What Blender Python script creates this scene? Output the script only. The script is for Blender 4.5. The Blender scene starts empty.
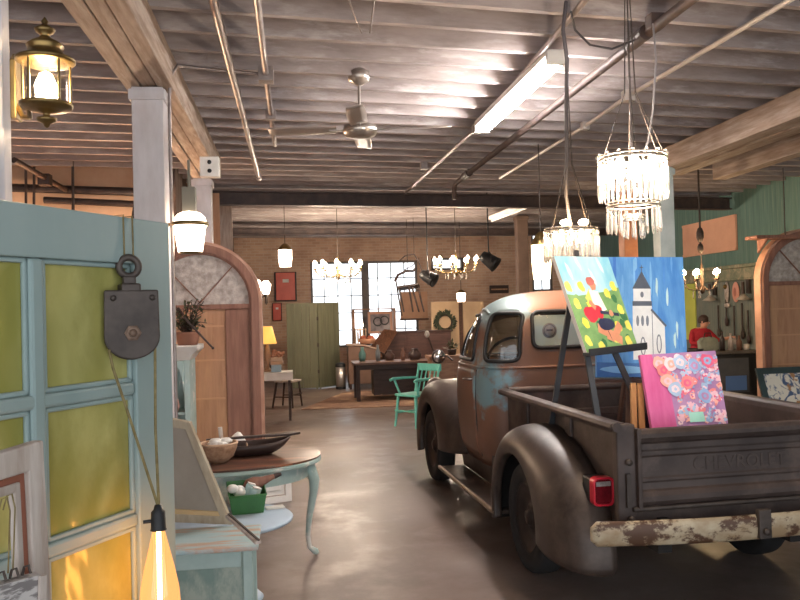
import bpy, bmesh, math, random
from mathutils import Vector, Matrix
from mathutils.bvhtree import BVHTree
R_ = random.Random(7)
C = bpy.context.scene.collection
sc = bpy.context.scene
PI = math.pi
V = Vector
# ------------------------------------------------------------------ camera
H, FPX, ROLL = 1.74, 800.0, 0.026
YAW = math.atan(107 / FPX)
PITCH = (13 - 107 * ROLL) / FPX
cy_, sy_, cp_, sp_ = math.cos(YAW), math.sin(YAW), math.cos(PITCH), math.sin(PITCH)
r_ax = V((cy_, -sy_, 0)); f_ax = V((sy_ * cp_, cy_ * cp_, sp_)); u_ax = r_ax.cross(f_ax)
r2 = r_ax * math.cos(ROLL) - u_ax * math.sin(ROLL)
u2 = r_ax * math.sin(ROLL) + u_ax * math.cos(ROLL)
cam_d = bpy.data.cameras.new('camera'); cam_d.sensor_width = 36; cam_d.lens = FPX / 800 * 36
cam_d.clip_start = .05; cam_d.clip_end = 200
cam = bpy.data.objects.new('camera', cam_d); C.objects.link(cam)
m3 = Matrix((r2, u2, -f_ax)).transposed()
cam.matrix_world = Matrix.Translation((0, 0, H)) @ m3.to_4x4()
sc.camera = cam
sc.view_settings.view_transform = 'Standard'; sc.view_settings.look = 'None'
sc.view_settings.gamma = 1; sc.view_settings.use_curve_mapping = False

def P(px, py, Y=None, z=None, d=None):
    """a measured point of the photo at world depth Y, height z or distance d"""
    v = f_ax + r2 * ((px - 400) / FPX) - u2 * ((py - 300) / FPX)
    t = Y / v.y if Y is not None else ((z - H) / v.z if z is not None else d)
    return V((0, 0, H)) + v * t

# ------------------------------------------------------------------ materials
def lin(c):
    return tuple(((x / 255) / 12.92 if x / 255 <= .04045 else ((x / 255 + .055) / 1.055) ** 2.4) for x in c)
def M(name, c1, c2=None, sc_=4, rough=.6, metal=0, bump=0, st=(1, 1, 1), c3=None, sc3=1.5, lo=.35, hi=.65, lo3=.5, hi3=.6,
      emit=None, es=0, trans=0, ior=1.45, detail=5, rough2=None, coat=0, alpha=1, rot=(0, 0, 0), dist=0, blobs=()):
    m = bpy.data.materials.new(name); m.use_nodes = True
    nt = m.node_tree; N = nt.nodes; L = nt.links
    b = N['Principled BSDF']
    b.inputs['Base Color'].default_value = (*lin(c1), 1)
    b.inputs['Roughness'].default_value = rough; b.inputs['Metallic'].default_value = metal
    b.inputs['IOR'].default_value = ior; b.inputs['Transmission Weight'].default_value = trans
    b.inputs['Coat Weight'].default_value = coat; b.inputs['Alpha'].default_value = alpha
    if emit:
        b.inputs['Emission Color'].default_value = (*lin(emit), 1); b.inputs['Emission Strength'].default_value = es
    if c2 or bump:
        tc = N.new('ShaderNodeTexCoord'); mp = N.new('ShaderNodeMapping')
        mp.inputs['Scale'].default_value = st; mp.inputs['Rotation'].default_value = rot
        L.new(tc.outputs['Object'], mp.inputs['Vector'])
        nz = N.new('ShaderNodeTexNoise'); nz.inputs['Scale'].default_value = sc_; nz.inputs['Detail'].default_value = detail
        nz.inputs['Roughness'].default_value = .62; nz.inputs['Distortion'].default_value = dist
        L.new(mp.outputs['Vector'], nz.inputs['Vector'])
        if c2:
            cr = N.new('ShaderNodeValToRGB')
            cr.color_ramp.elements[0].position = lo; cr.color_ramp.elements[0].color = (*lin(c1), 1)
            cr.color_ramp.elements[1].position = hi; cr.color_ramp.elements[1].color = (*lin(c2), 1)
            L.new(nz.outputs['Fac'], cr.inputs['Fac']); out = cr.outputs['Color']
            if c3:
                n3 = N.new('ShaderNodeTexNoise'); n3.inputs['Scale'].default_value = sc3; n3.inputs['Detail'].default_value = 6
                n3.inputs['Roughness'].default_value = .68
                L.new(mp.outputs['Vector'], n3.inputs['Vector'])
                c3r = N.new('ShaderNodeValToRGB'); c3r.color_ramp.elements[0].position = lo3; c3r.color_ramp.elements[1].position = hi3
                L.new(n3.outputs['Fac'], c3r.inputs['Fac'])
                mx = N.new('ShaderNodeMixRGB'); mx.inputs['Color2'].default_value = (*lin(c3), 1)
                L.new(c3r.outputs['Color'], mx.inputs['Fac']); L.new(out, mx.inputs['Color1']); out = mx.outputs['Color']
            for bc, br, bcol in blobs:
                vm = N.new('ShaderNodeVectorMath'); vm.operation = 'DISTANCE'; vm.inputs[1].default_value = bc; L.new(tc.outputs['Object'], vm.inputs[0])
                ma = N.new('ShaderNodeMath'); ma.operation = 'MULTIPLY_ADD'; ma.inputs[1].default_value = br * 2.6; L.new(nz.outputs['Fac'], ma.inputs[0]); L.new(vm.outputs['Value'], ma.inputs[2])
                rr = N.new('ShaderNodeMapRange'); rr.inputs['From Min'].default_value = br * 2.15; rr.inputs['From Max'].default_value = br * 1.95; L.new(ma.outputs[0], rr.inputs['Value'])
                mx = N.new('ShaderNodeMixRGB'); mx.inputs['Color2'].default_value = (*lin(bcol), 1); L.new(rr.outputs['Result'], mx.inputs['Fac']); L.new(out, mx.inputs['Color1']); out = mx.outputs['Color']
            L.new(out, b.inputs['Base Color'])
        if rough2 is not None:
            mr = N.new('ShaderNodeMapRange'); mr.inputs['From Min'].default_value = .35; mr.inputs['From Max'].default_value = .65
            mr.inputs['To Min'].default_value = rough; mr.inputs['To Max'].default_value = rough2
            L.new(nz.outputs['Fac'], mr.inputs['Value']); L.new(mr.outputs['Result'], b.inputs['Roughness'])
        if bump:
            bp = N.new('ShaderNodeBump'); bp.inputs['Strength'].default_value = bump; bp.inputs['Distance'].default_value = .02
            L.new(nz.outputs['Fac'], bp.inputs['Height']); L.new(bp.outputs['Normal'], b.inputs['Normal'])
    return m
def pane_mat(name, tint=(255, 255, 255), refl=.08):
    m = bpy.data.materials.new(name); m.use_nodes = True; nt = m.node_tree; N = nt.nodes; L = nt.links
    for n in list(N): N.remove(n)
    o = N.new('ShaderNodeOutputMaterial'); t = N.new('ShaderNodeBsdfTransparent'); g = N.new('ShaderNodeBsdfGlossy')
    t.inputs['Color'].default_value = (*lin(tint), 1); g.inputs['Roughness'].default_value = .03
    mx = N.new('ShaderNodeMixShader'); fr = N.new('ShaderNodeLayerWeight'); fr.inputs['Blend'].default_value = .12
    mr = N.new('ShaderNodeMath'); mr.operation = 'MULTIPLY_ADD'; mr.inputs[1].default_value = .6; mr.inputs[2].default_value = refl
    L.new(fr.outputs['Facing'], mr.inputs[0]); L.new(mr.outputs[0], mx.inputs['Fac'])
    L.new(t.outputs[0], mx.inputs[1]); L.new(g.outputs[0], mx.inputs[2]); L.new(mx.outputs[0], o.inputs['Surface'])
    return m
def brick_mat(name, c1, c2, mortar, scale, axis='xz', rough=.85, bw=.22, rh=.075, ms=.008):
    m = bpy.data.materials.new(name); m.use_nodes = True; nt = m.node_tree; N = nt.nodes; L = nt.links
    b = N['Principled BSDF']; b.inputs['Roughness'].default_value = rough
    tc = N.new('ShaderNodeTexCoord'); sp = N.new('ShaderNodeSeparateXYZ'); cb = N.new('ShaderNodeCombineXYZ')
    L.new(tc.outputs['Object'], sp.inputs[0])
    L.new(sp.outputs['X' if axis[0] == 'x' else 'Y'], cb.inputs['X']); L.new(sp.outputs['Y' if axis[1] == 'y' else 'Z'], cb.inputs['Y'])
    br = N.new('ShaderNodeTexBrick'); br.inputs['Scale'].default_value = scale
    br.inputs['Brick Width'].default_value = bw; br.inputs['Row Height'].default_value = rh; br.inputs['Mortar Size'].default_value = ms
    br.inputs['Color1'].default_value = (*lin(c1), 1); br.inputs['Color2'].default_value = (*lin(c2), 1); br.inputs['Mortar'].default_value = (*lin(mortar), 1)
    L.new(cb.outputs[0], br.inputs['Vector'])
    nz = N.new('ShaderNodeTexNoise'); nz.inputs['Scale'].default_value = 1.3; nz.inputs['Detail'].default_value = 7; L.new(tc.outputs['Object'], nz.inputs['Vector'])
    mx = N.new('ShaderNodeMixRGB'); mx.blend_type = 'OVERLAY'; mx.inputs['Fac'].default_value = .6
    L.new(br.outputs['Color'], mx.inputs['Color1']); L.new(nz.outputs['Fac'], mx.inputs['Color2']); L.new(mx.outputs['Color'], b.inputs['Base Color'])
    return m

# ------------------------------------------------------------------ mesh builder
def root_of(o):
    while o.parent: o = o.parent
    return o
class MB:
    def __init__(s): s.v = []; s.f = []; s.m = []; s.sm = []; s.mi = 0
    def add(s, vs, fs, smooth=False):
        n = len(s.v); s.v += [V(p) for p in vs]
        for f in fs: s.f.append([i + n for i in f]); s.m.append(s.mi); s.sm.append(smooth)
        return s
    def bx(s, x0, x1, y0, y1, z0, z1):
        return s.add([(x0, y0, z0), (x1, y0, z0), (x1, y1, z0), (x0, y1, z0), (x0, y0, z1), (x1, y0, z1), (x1, y1, z1), (x0, y1, z1)],
                     [(0, 3, 2, 1), (4, 5, 6, 7), (0, 1, 5, 4), (1, 2, 6, 5), (2, 3, 7, 6), (3, 0, 4, 7)])
    def bar(s, p0, p1, w, h, up=(0, 0, 1), w1=None, h1=None):
        p0 = V(p0); p1 = V(p1); d = (p1 - p0).normalized(); up = V(up)
        if abs(d.dot(up)) > .98: up = V((0, 1, 0))
        a = d.cross(up).normalized(); b = a.cross(d)
        vs = []
        for p, ww, hh in ((p0, w, h), (p1, w1 or w, h1 or h)):
            for i, j in ((-1, -1), (1, -1), (1, 1), (-1, 1)): vs.append(p + a * (i * ww / 2) + b * (j * hh / 2))
        return s.add(vs, [(0, 1, 2, 3), (7, 6, 5, 4), (0, 4, 5, 1), (1, 5, 6, 2), (2, 6, 7, 3), (3, 7, 4, 0)])
    def tube(s, pts, r, n=8, closed=False):
        pts = [V(p) for p in pts]; k = len(pts)
        rs = r if isinstance(r, (list, tuple)) else [r] * k
        vs = []; prev = None
        for i, p in enumerate(pts):
            a = pts[i - 1] if (i > 0 or closed) else p; b = pts[(i + 1) % k] if (i < k - 1 or closed) else p
            t = (b - a).normalized()
            if prev is None:
                u = t.cross(V((0, 0, 1)))
                if u.length < .1: u = t.cross(V((1, 0, 0)))
            else: u = prev - t * prev.dot(t)
            u.normalize(); prev = u; w = t.cross(u)
            for j in range(n):
                an = 2 * PI * j / n; vs.append(p + (u * math.cos(an) + w * math.sin(an)) * rs[i])
        fs = []
        for i in range(k if closed else k - 1):
            for j in range(n):
                a = i * n + j; b = i * n + (j + 1) % n; i2 = (i + 1) % k
                fs.append((a, i2 * n + j, i2 * n + (j + 1) % n, b))
        s.add(vs, fs, True)
        if not closed: s.add(vs[:n], [tuple(range(n))]); s.add(vs[-n:], [tuple(reversed(range(n)))])
        return s
    def lathe(s, prof, o=(0, 0, 0), n=20, ax=None, smooth=True):
        o = V(o); q = V((0, 0, 1)).rotation_difference(V(ax)) if ax else None
        vs = []
        for r, z in prof:
            for j in range(n):
                an = 2 * PI * j / n; p = V((r * math.cos(an), r * math.sin(an), z)); vs.append(o + (q @ p if q else p))
        fs = []
        for i in range(len(prof) - 1):
            for j in range(n): fs.append((i * n + j, i * n + (j + 1) % n, (i + 1) * n + (j + 1) % n, (i + 1) * n + j))
        s.add(vs, fs, smooth)
        if prof[0] == prof[-1]: return s
        if prof[0][0] > 1e-4: s.add(vs[:n], [tuple(reversed(range(n)))])
        if prof[-1][0] > 1e-4: s.add(vs[-n:], [tuple(range(n))])
        return s
    def sph(s, c, r, n=12, sc_=(1, 1, 1)):
        k = max(5, n // 2); prof = [(max(1e-5, math.sin(PI * i / k)) , -math.cos(PI * i / k)) for i in range(k + 1)]
        vs = []; c = V(c)
        for a, z in prof:
            for j in range(n): an = 2 * PI * j / n; vs.append(c + V((a * math.cos(an) * r * sc_[0], a * math.sin(an) * r * sc_[1], z * r * sc_[2])))
        return s.add(vs, [(i * n + j, i * n + (j + 1) % n, (i + 1) * n + (j + 1) % n, (i + 1) * n + j) for i in range(k) for j in range(n)], True)
    def ext(s, poly, vec):
        poly = [V(p) for p in poly]; n = len(poly); vec = V(vec)
        return s.add(poly + [p + vec for p in poly], [tuple(reversed(range(n))), tuple(range(n, 2 * n))] + [(i, (i + 1) % n, n + (i + 1) % n, n + i) for i in range(n)])
    def grid(s, fn, nu, nv, cu=False, cv=False, smooth=True):
        vs = [fn(i / (nu if cu else nu - 1), j / (nv if cv else nv - 1)) for i in range(nu) for j in range(nv)]
        fs = []
        for i in range(nu if cu else nu - 1):
            for j in range(nv if cv else nv - 1):
                i2 = (i + 1) % nu; j2 = (j + 1) % nv; fs.append((i * nv + j, i2 * nv + j, i2 * nv + j2, i * nv + j2))
        return s.add(vs, fs, smooth)
    def ringwin(s, outer, inner, vec):
        """a closed frame between two loops of the same count, extruded"""
        n = len(outer); vec = V(vec); o = [V(p) for p in outer]; i = [V(p) for p in inner]
        vs = o + i + [p + vec for p in o] + [p + vec for p in i]; fs = []
        for k in range(n):
            q = (k + 1) % n
            fs += [(k, q, n + q, n + k), (2 * n + k, 3 * n + k, 3 * n + q, 2 * n + q), (k, 2 * n + k, 2 * n + q, q), (n + k, n + q, 3 * n + q, 3 * n + k)]
        return s.add(vs, fs)
    def build(s, name, mat, parent=None, world=False, bev=0, solid=0, sub=0, fix=True):
        me = bpy.data.meshes.new(name)
        vs = s.v
        if world and parent:
            r = root_of(parent); inv = (Matrix.Translation(r.location) @ Matrix.Rotation(r.rotation_euler.z, 4, 'Z')).inverted()
            vs = [inv @ p for p in vs]
        me.from_pydata([tuple(p) for p in vs], [], s.f)
        for p, mi, sm in zip(me.polygons, s.m, s.sm): p.material_index = mi; p.use_smooth = sm
        for m in (mat if isinstance(mat, (list, tuple)) else [mat]): me.materials.append(m)
        me.validate()
        if fix:
            bm = bmesh.new(); bm.from_mesh(me); bmesh.ops.recalc_face_normals(bm, faces=bm.faces); bm.to_mesh(me); bm.free()
        o = bpy.data.objects.new(name, me); C.objects.link(o); o.parent = parent
        if solid:
            md = o.modifiers.new('solid', 'SOLIDIFY'); md.thickness = solid; md.offset = -1
        if bev:
            md = o.modifiers.new('bevel', 'BEVEL'); md.width = bev; md.segments = 2; md.limit_method = 'ANGLE'; md.angle_limit = .6
        if sub:
            md = o.modifiers.new('sub', 'SUBSURF'); md.levels = sub; md.render_levels = sub
        return o
def tag(o, label=None, cat=None, group=None, kind=None):
    if label: o['label'] = label
    if cat: o['category'] = cat
    if group: o['group'] = group
    if kind: o['kind'] = kind
    return o
def thing(name, label, cat, loc=(0, 0, 0), rz=0, group=None):
    o = bpy.data.objects.new(name, None); o.empty_display_size = .05; C.objects.link(o)
    o.location = loc; o.rotation_euler = (0, 0, rz); return tag(o, label, cat, group)
def copy_tree(o, parent=None):
    c = o.copy(); C.objects.link(c); c.parent = parent
    for ch in [x for x in C.objects if x.parent == o]: copy_tree(ch, c)
    return c
def dup(o, loc, rz=0, label=None, group=None):
    c = copy_tree(o); c.location = loc; c.rotation_euler = (0, 0, rz)
    if label: c['label'] = label
    if group: c['group'] = group
    return c
def circ(c, r, n, ax='y', a0=0, a1=2 * PI, open_=False):
    c = V(c); out = []
    for i in range(n):
        a = a0 + (a1 - a0) * i / (n - 1 if open_ else n); x, y = r * math.cos(a), r * math.sin(a)
        out.append(c + (V((x, 0, y)) if ax == 'y' else V((0, x, y)) if ax == 'x' else V((x, y, 0))))
    return out
def cat_rom(keys, t):
    """keys: list of (t, value)"""
    if t <= keys[0][0]: return keys[0][1]
    if t >= keys[-1][0]: return keys[-1][1]
    for i in range(len(keys) - 1):
        if keys[i][0] <= t <= keys[i + 1][0]:
            a, b = keys[i], keys[i + 1]; u = (t - a[0]) / (b[0] - a[0])
            p = keys[i - 1] if i else a; n = keys[i + 2] if i + 2 < len(keys) else b
            ma = (b[1] - p[1]) / max(1e-6, b[0] - p[0]) * (b[0] - a[0]); mb = (n[1] - a[1]) / max(1e-6, n[0] - a[0]) * (b[0] - a[0])
            return (2 * u**3 - 3 * u * u + 1) * a[1] + (u**3 - 2 * u * u + u) * ma + (-2 * u**3 + 3 * u * u) * b[1] + (u**3 - u * u) * mb
def quad(c, u, v):
    """point of a four-cornered board, corners BL BR TR TL"""
    return (c[0] * (1 - u) + c[1] * u) * (1 - v) + (c[3] * (1 - u) + c[2] * u) * v
def rrect(w, h, r, n=6):
    out = []
    for cx, cy, a in ((w / 2 - r, h / 2 - r, 0), (-w / 2 + r, h / 2 - r, PI / 2), (-w / 2 + r, -h / 2 + r, PI), (w / 2 - r, -h / 2 + r, 1.5 * PI)):
        for i in range(n + 1): an = a + PI / 2 * i / n; out.append((cx + r * math.cos(an), cy + r * math.sin(an)))
    return out

# ------------------------------------------------------------------ palette
m_joist = M('painted_joist', (164, 153, 150), (136, 124, 121), 3, .8, st=(.5, 3, 3), c3=(190, 182, 180), sc3=2.2, lo3=.52, hi3=.7)
m_deck = M('ceiling_boards', (146, 135, 133), (116, 105, 103), 3, .85, st=(1, 6, 1), c3=(166, 157, 155), sc3=1.2)
m_beam = M('old_timber', (178, 158, 142), (138, 116, 100), 4, .75, st=(6, .6, 6), c3=(198, 184, 172), sc3=1.5, lo3=.55, hi3=.7)
m_post = M('white_post_paint', (205, 200, 202), (185, 178, 178), 3, .55, st=(2, 2, .6))
m_steel = M('dark_steel', (62, 54, 54), (84, 70, 66), 6, .6, .3)
m_conduit = M('galvanised_conduit', (158, 148, 144), (132, 120, 116), 8, .4, .6)
m_darkpipe = M('dark_pipe', (78, 62, 56), (56, 46, 44), 8, .6, .3)
m_floor = M('stained_concrete', (122, 106, 98), (94, 80, 74), 1.6, .3, rough2=.5, bump=.05, c3=(152, 138, 130), sc3=.8, lo3=.5, hi3=.72, detail=8)
m_brick = brick_mat('old_brick', (204, 170, 146), (186, 150, 128), (200, 176, 156), 1)
m_cream = M('cream_wall', (206, 168, 138), (186, 146, 116), 1.5, .85)
m_green = M('green_board_wall', (98, 128, 120), (78, 108, 102), 4, .7, st=(1, 8, .4), c3=(126, 148, 136), sc3=2, lo3=.55, hi3=.7)
m_leftw = M('weathered_boards', (112, 90, 78), (84, 66, 58), 4, .8, st=(1, 8, .5), c3=(140, 118, 104), sc3=1.4)
m_teal = M('teal_door_paint', (150, 167, 165), (139, 158, 156), 3, .45, st=(1, 1, .4), bump=.02)
m_pane = M('yellow_textured_glass', (150, 146, 76), (192, 184, 120), 3.5, .16, bump=.6, st=(1, 1, .6), c3=(136, 134, 68), sc3=3, lo3=.44, hi3=.7, dist=1.0, lo=.38, hi=.68, detail=2)
m_iron = M('aged_iron', (84, 74, 68), (62, 54, 50), 9, .55, .4, bump=.1)
m_black = M('black_paint', (30, 30, 32), (40, 40, 42), 6, .5)
m_rope = M('jute_cord', (138, 124, 84), (112, 98, 62), 40, .9)
m_brass = M('aged_brass', (142, 116, 72), (104, 88, 58), 9, .4, .9)
m_nickel = M('pale_nickel', (196, 188, 176), (170, 160, 148), 8, .3, .9)
m_white = M('white_enamel', (226, 222, 216), (208, 202, 194), 4, .5)
m_whitewash = M('whitewashed_wood', (200, 190, 182), (168, 152, 140), 5, .75, st=(5, 5, .7), c3=(132, 108, 92), sc3=3, lo3=.62, hi3=.72)
m_aqua = M('pale_aqua_paint', (170, 188, 182), (152, 172, 166), 4, .6, c3=(206, 204, 196), sc3=3, lo3=.55, hi3=.62)
m_wood = M('brown_wood', (112, 76, 56), (78, 52, 40), 4, .5, st=(8, .7, 8))
m_dwood = M('dark_brown_wood', (66, 48, 42), (48, 34, 30), 4, .5, st=(1, 6, 6))
m_ply = M('plywood', (180, 138, 108), (162, 120, 92), 3, .65, st=(5, 5, .6), c3=(184, 142, 108), sc3=1)
m_plank = M('red_brown_plank', (146, 104, 86), (124, 84, 70), 4, .6, st=(6, 6, .6))
m_tin = M('pressed_tin', (196, 186, 178), (150, 138, 130), 14, .5, .2, bump=.6)
m_olive = M('olive_cabinet_paint', (112, 112, 88), (96, 96, 76), 3, .6, st=(6, 6, .4))
m_turq = M('turquoise_chair_paint', (104, 188, 176), (88, 172, 160), 5, .5, c3=(126, 160, 140), sc3=7, lo3=.6, hi3=.7)
m_glass = M('clear_crystal', (255, 255, 255), rough=.04, trans=1, ior=1.5)
m_thin = pane_mat('window_pane')
m_carglass = pane_mat('truck_glass', (214, 220, 214), .07)
def bulb(name, col, s): return M(name, (255, 250, 240), emit=col, es=s)
m_bulb = bulb('chandelier_bulb', (255, 234, 210), 320)
m_bulb_s = bulb('candle_bulb', (255, 214, 160), 160)
m_tubelight = bulb('fluorescent_tube', (255, 250, 248), 95)
m_fil = bulb('edison_filament', (255, 190, 110), 60)
m_frost = bulb('lit_frosted_glass', (255, 228, 202), 6)
# ================================================================== the setting
def struct(o): o['kind'] = 'structure'; return o
struct(MB().bx(-9.2, 8.3, -4, 22.4, -.12, 0).build('floor', m_floor))
SK = math.tan(math.radians(7.5))
ceil = struct(MB().bx(-9.2, 8.3, -4, 22.4, 4.0, 4.12).build('ceiling', m_deck))
j0 = None
for k in range(47):
    y = 2.2 + k * .42
    xa, xb = -9.1, 8.2
    ya, yb = y + (xa - 1) * SK, y + (xb - 1) * SK
    if yb > 22.0: xb = 1 + (22.0 - y) / SK; yb = 22.0
    struct(MB().bar((xa, ya, 3.87), (xb, yb, 3.87), .055, .26).build('joist', m_joist, ceil))
# walls
struct(MB().bx(-9.3, -9.1, -4, 11.2, 0, 4).build('wall_left', m_cream))
struct(MB().bx(-9.3, -1.75, 11.2, 11.4, 0, 4).build('wall_partition', m_cream))
struct(MB().bx(-1.75, -1.55, 11.2, 22, 0, 4).build('wall_corridor', m_leftw))
struct(MB().bx(8.2, 8.4, -4, 22, 0, 4).build('wall_right', m_green))
w1 = (.49, 3.45, .76, 3.12)
a, b = P(531, 232, Y=22), P(553, 291, Y=22)
w2 = (a.x, b.x, b.z, a.z)
w3a, w3b = P(431, 258, Y=22), P(460, 268, Y=22)
w3 = (w3a.x, w3b.x + .1, w3b.z - .05, w3a.z)
wb = MB()
xs = [-1.75, w1[0], w1[1], w3[0], w3[1], w2[0], w2[1], 8.4]
for i in range(0, 8, 2): wb.bx(xs[i], xs[i + 1], 22, 22.25, 0, 4)
for w in (w1, w2, w3): wb.bx(w[0], w[1], 22, 22.25, 0, w[2]); wb.bx(w[0], w[1], 22, 22.25, w[3], 4)
struct(wb.build('wall_back', m_brick))
m_sash = M('window_sash', (120, 112, 108), (96, 90, 88), 5, .6)
def window(n, w, cols, rows, bars=()):
    x0, x1, z0, z1 = w
    f = MB().bx(x0, x0 + .06, 22.02, 22.12, z0, z1).bx(x1 - .06, x1, 22.02, 22.12, z0, z1).bx(x0, x1, 22.02, 22.12, z0, z0 + .06).bx(x0, x1, 22.02, 22.12, z1 - .06, z1)
    for i in range(1, cols): x = x0 + (x1 - x0) * i / cols; f.bx(x - .014, x + .014, 22.05, 22.09, z0, z1)
    for i in range(1, rows): z = z0 + (z1 - z0) * i / rows; f.bx(x0, x1, 22.05, 22.09, z - .014, z + .014)
    for x, t in bars: f.bx(x - t, x + t, 22.0, 22.14, z0, z1)
    o = struct(f.build('window_%d' % n, m_sash))
    struct(MB().bx(x0, x1, 22.066, 22.074, z0, z1).build('pane', m_thin, o))
window(1, w1, 8, 5, [(1.99, .1)])
window(2, w2, 2, 4)
window(3, w3, 3, 1)
# posts and beams
def post(cx, y, hw, ztop, label, name='pillar', m=m_post):
    o = MB().bx(cx - hw, cx + hw, y - hw, y + hw, 0, ztop).bx(cx - hw - .02, cx + hw + .02, y - hw - .02, y + hw + .02, ztop - .1, ztop - .02).bx(cx - hw - .02, cx + hw + .02, y - hw - .02, y + hw + .02, 0, .16)
    o = struct(o.build(name, m, bev=.006)); o['label'] = label; return o
post(-1.05, 6.3, .115, 3.47, 'square white post behind the teal glazed door, under the timber beam')
post(-1.07, 10.1, .105, 3.42, 'second white post, smaller, behind the lit white lantern')
a = P(664, 235, Y=9.7)
post(a.x, 9.7, .1, 3.47, 'pale post under the right timber beam behind the bright crystal chandelier', m=M('pale_green_post', (196, 200, 192), (170, 178, 170), 3, .6))
a = P(628, 235, Y=12)
post(a.x, 12, .11, 3.6, 'orange wood post beyond the crystal chandelier', m=M('orange_post', (198, 134, 94), (170, 108, 74), 3, .6))
a = P(522, 260, Y=17)
post(a.x, 17, .12, 3.74, 'dark brown timber post beside the far right window', m=M('brown_post', (104, 84, 72), (84, 66, 56), 3, .7))
def beam(x0, x1, z0, z1, label, n=3):
    b_ = MB(); w = (x1 - x0) / n
    for i in range(n): b_.bx(x0 + w * i + .004, x0 + w * (i + 1) - .004, -3, 10.3, z0 + (.012 if i % 2 else 0), z1)
    o = struct(b_.build('beam', m_beam, bev=.008)); o['label'] = label
beam(-1.22, -.86, 3.47, 3.74, 'three-ply old timber beam running over the white posts')
beam(4.78, 5.3, 3.47, 3.74, 'wide old timber beam overhead at right, lit by the crystal chandelier', 4)
beam(5.75, 5.95, 3.42, 3.74, 'narrower timber beam overhead beyond the wide right beam', 1)
for y, z, h, lab in ((13.0, 3.56, .2, 'dark steel beam crossing the whole ceiling beyond the fan'), (17.6, 3.5, .14, 'second dark steel beam farther back under the ceiling')):
    xa, xb = -1.5, 8.1; hh = h / 2
    ya, yb = y + (xa - 1) * SK, y + (xb - 1) * SK
    bb = MB().bar((xa, ya, z - hh), (xb, yb, z - hh), .16, .02).bar((xa, ya, z + hh), (xb, yb, z + hh), .16, .02).bar((xa, ya, z), (xb, yb, z), .02, h)
    o = struct(bb.build('steel_beam', m_steel)); o['label'] = lab
# door frame post at the far left
tx_ = P(11, 105, Y=3.08).x
tr = MB().bx(tx_ - .45, tx_ - .03, 3.02, 3.14, 0, 3.74).bx(tx_ - .07, tx_ - .02, 2.97, 3.03, 0, 3.74).bx(tx_ - .03, tx_, 3.0, 3.08, 0, 3.74)
struct(tr.build('trim_1', m_post, bev=.006))

# ------------------------------------------------------------------ overhead services
def conduit(pts, r, label, name='conduit', m=m_conduit, boxes=(), coup=(), group=None):
    t = thing(name, label, {'conduit': 'pipe'}.get(name, name), pts[0], 0, group)
    MB().tube(pts, r).build('pipe_run' if name != 'cable' else 'cable_run', m, t, world=True)
    for c, s in boxes: MB().bx(c[0] - s, c[0] + s, c[1] - s, c[1] + s, c[2] - s, c[2] + s).build('junction_box', m, t, world=True, bev=.005)
    for p, q in coup: MB().tube([p, q], r * 1.5, 10).build('coupling', m, t, world=True)
    return t
def at(pts, z): return [P(x, y, z=z) for x, y in pts]
p = at([(213, 0), (259, 178)], 3.68); d = (p[1] - p[0]).normalized()
conduit([p[0] - d * 3] + p, .03, 'thick pale conduit overhead between the timber beam and the ceiling fan', coup=[(p[1] - d * .15, p[1])])
p = at([(257, 0), (266, 75), (275, 145)], 3.66); d = (p[1] - p[0]).normalized()
conduit([p[0] - d * 3] + p[:2] + [p[1] + V((0, 0, -.0))] + [p[2]], .024, 'thin conduit with two junction boxes left of the ceiling fan', boxes=[(p[1], .06), (p[1] + d * 1.3, .05)])
p = at([(585, 0), (480, 125), (405, 193)], 3.68); d = (p[1] - p[0]).normalized()
conduit([p[0] - d * 3] + p, .022, 'thin conduit running along beside the fluorescent light', boxes=[(p[1] + d * .2, .045), (P(424, 166, z=3.68), .05)])
p = at([(690, 0), (456, 183)], 3.62); d = (p[1] - p[0]).normalized()
q = P(456, 183, z=3.62)
conduit([p[0] - d * 3, p[0], q, q + V((-.02, .05, -.06)), q + V((-.02, .06, -.24))], .036, 'thick dark sprinkler pipe that turns down at its far end', m=m_darkpipe,
        coup=[(q - d * .9, q - d * .6), (P(640, 37, z=3.62) - d * .1, P(640, 37, z=3.62) + d * .12)], boxes=[(P(655, 22, z=3.66), .05)])
p = at([(790, 0), (628, 96), (585, 126), (500, 178)], 3.66); d = (p[1] - p[0]).normalized()
conduit([p[0] - d * 3] + p, .02, 'white thin conduit farthest right, crossing above the crystal chandelier', m=M('white_conduit', (206, 198, 192), rough=.4, metal=.3),
        boxes=[(p[1], .05), (p[2], .04)])
p = [V((-.893, 6.22, .02)), V((-.893, 6.22, 3.40)), V((-.88, 6.22, 3.56)), V((-.83, 6.24, 3.65)), P(215, 70, z=3.67), P(262, 74, z=3.67)]
conduit(p, .013, 'bent conduit rising up the side of the white post')
# dark pipes in the left bay
a, b = P(-40, 186, Y=11.1), P(168, 193, Y=11.1)
conduit([a, b], .055, 'upper dark pipe along the cream wall in the left bay', m=m_darkpipe)
a, b = P(44, 200, Y=11.1), P(134, 204, Y=11.1)
conduit([a, b, P(134, 222, Y=11.1)], .045, 'lower dark pipe along the cream wall ending in a drop', m=m_darkpipe)
a, b = P(14, 160, Y=9.6), P(66, 190, Y=10.9)
conduit([a, b], .035, 'slanting dark pipe with a valve in the left bay', m=m_darkpipe, boxes=[(P(45, 180, Y=10.37), .07)])
for x, y0, y1 in ((26, 172, 210), (34, 160, 205), (73, 180, 215)):
    conduit([V((P(x, y0, Y=10.98).x, 10.98, 3.74)), P(x, y1, Y=10.98)], .018, {26: 'leftmost thin pipe hanging by the dark pipes', 34: 'middle thin pipe hanging by the dark pipes', 73: 'thin pipe dropping between the dark pipes, beside the post'}[x], m=m_darkpipe)
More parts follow.
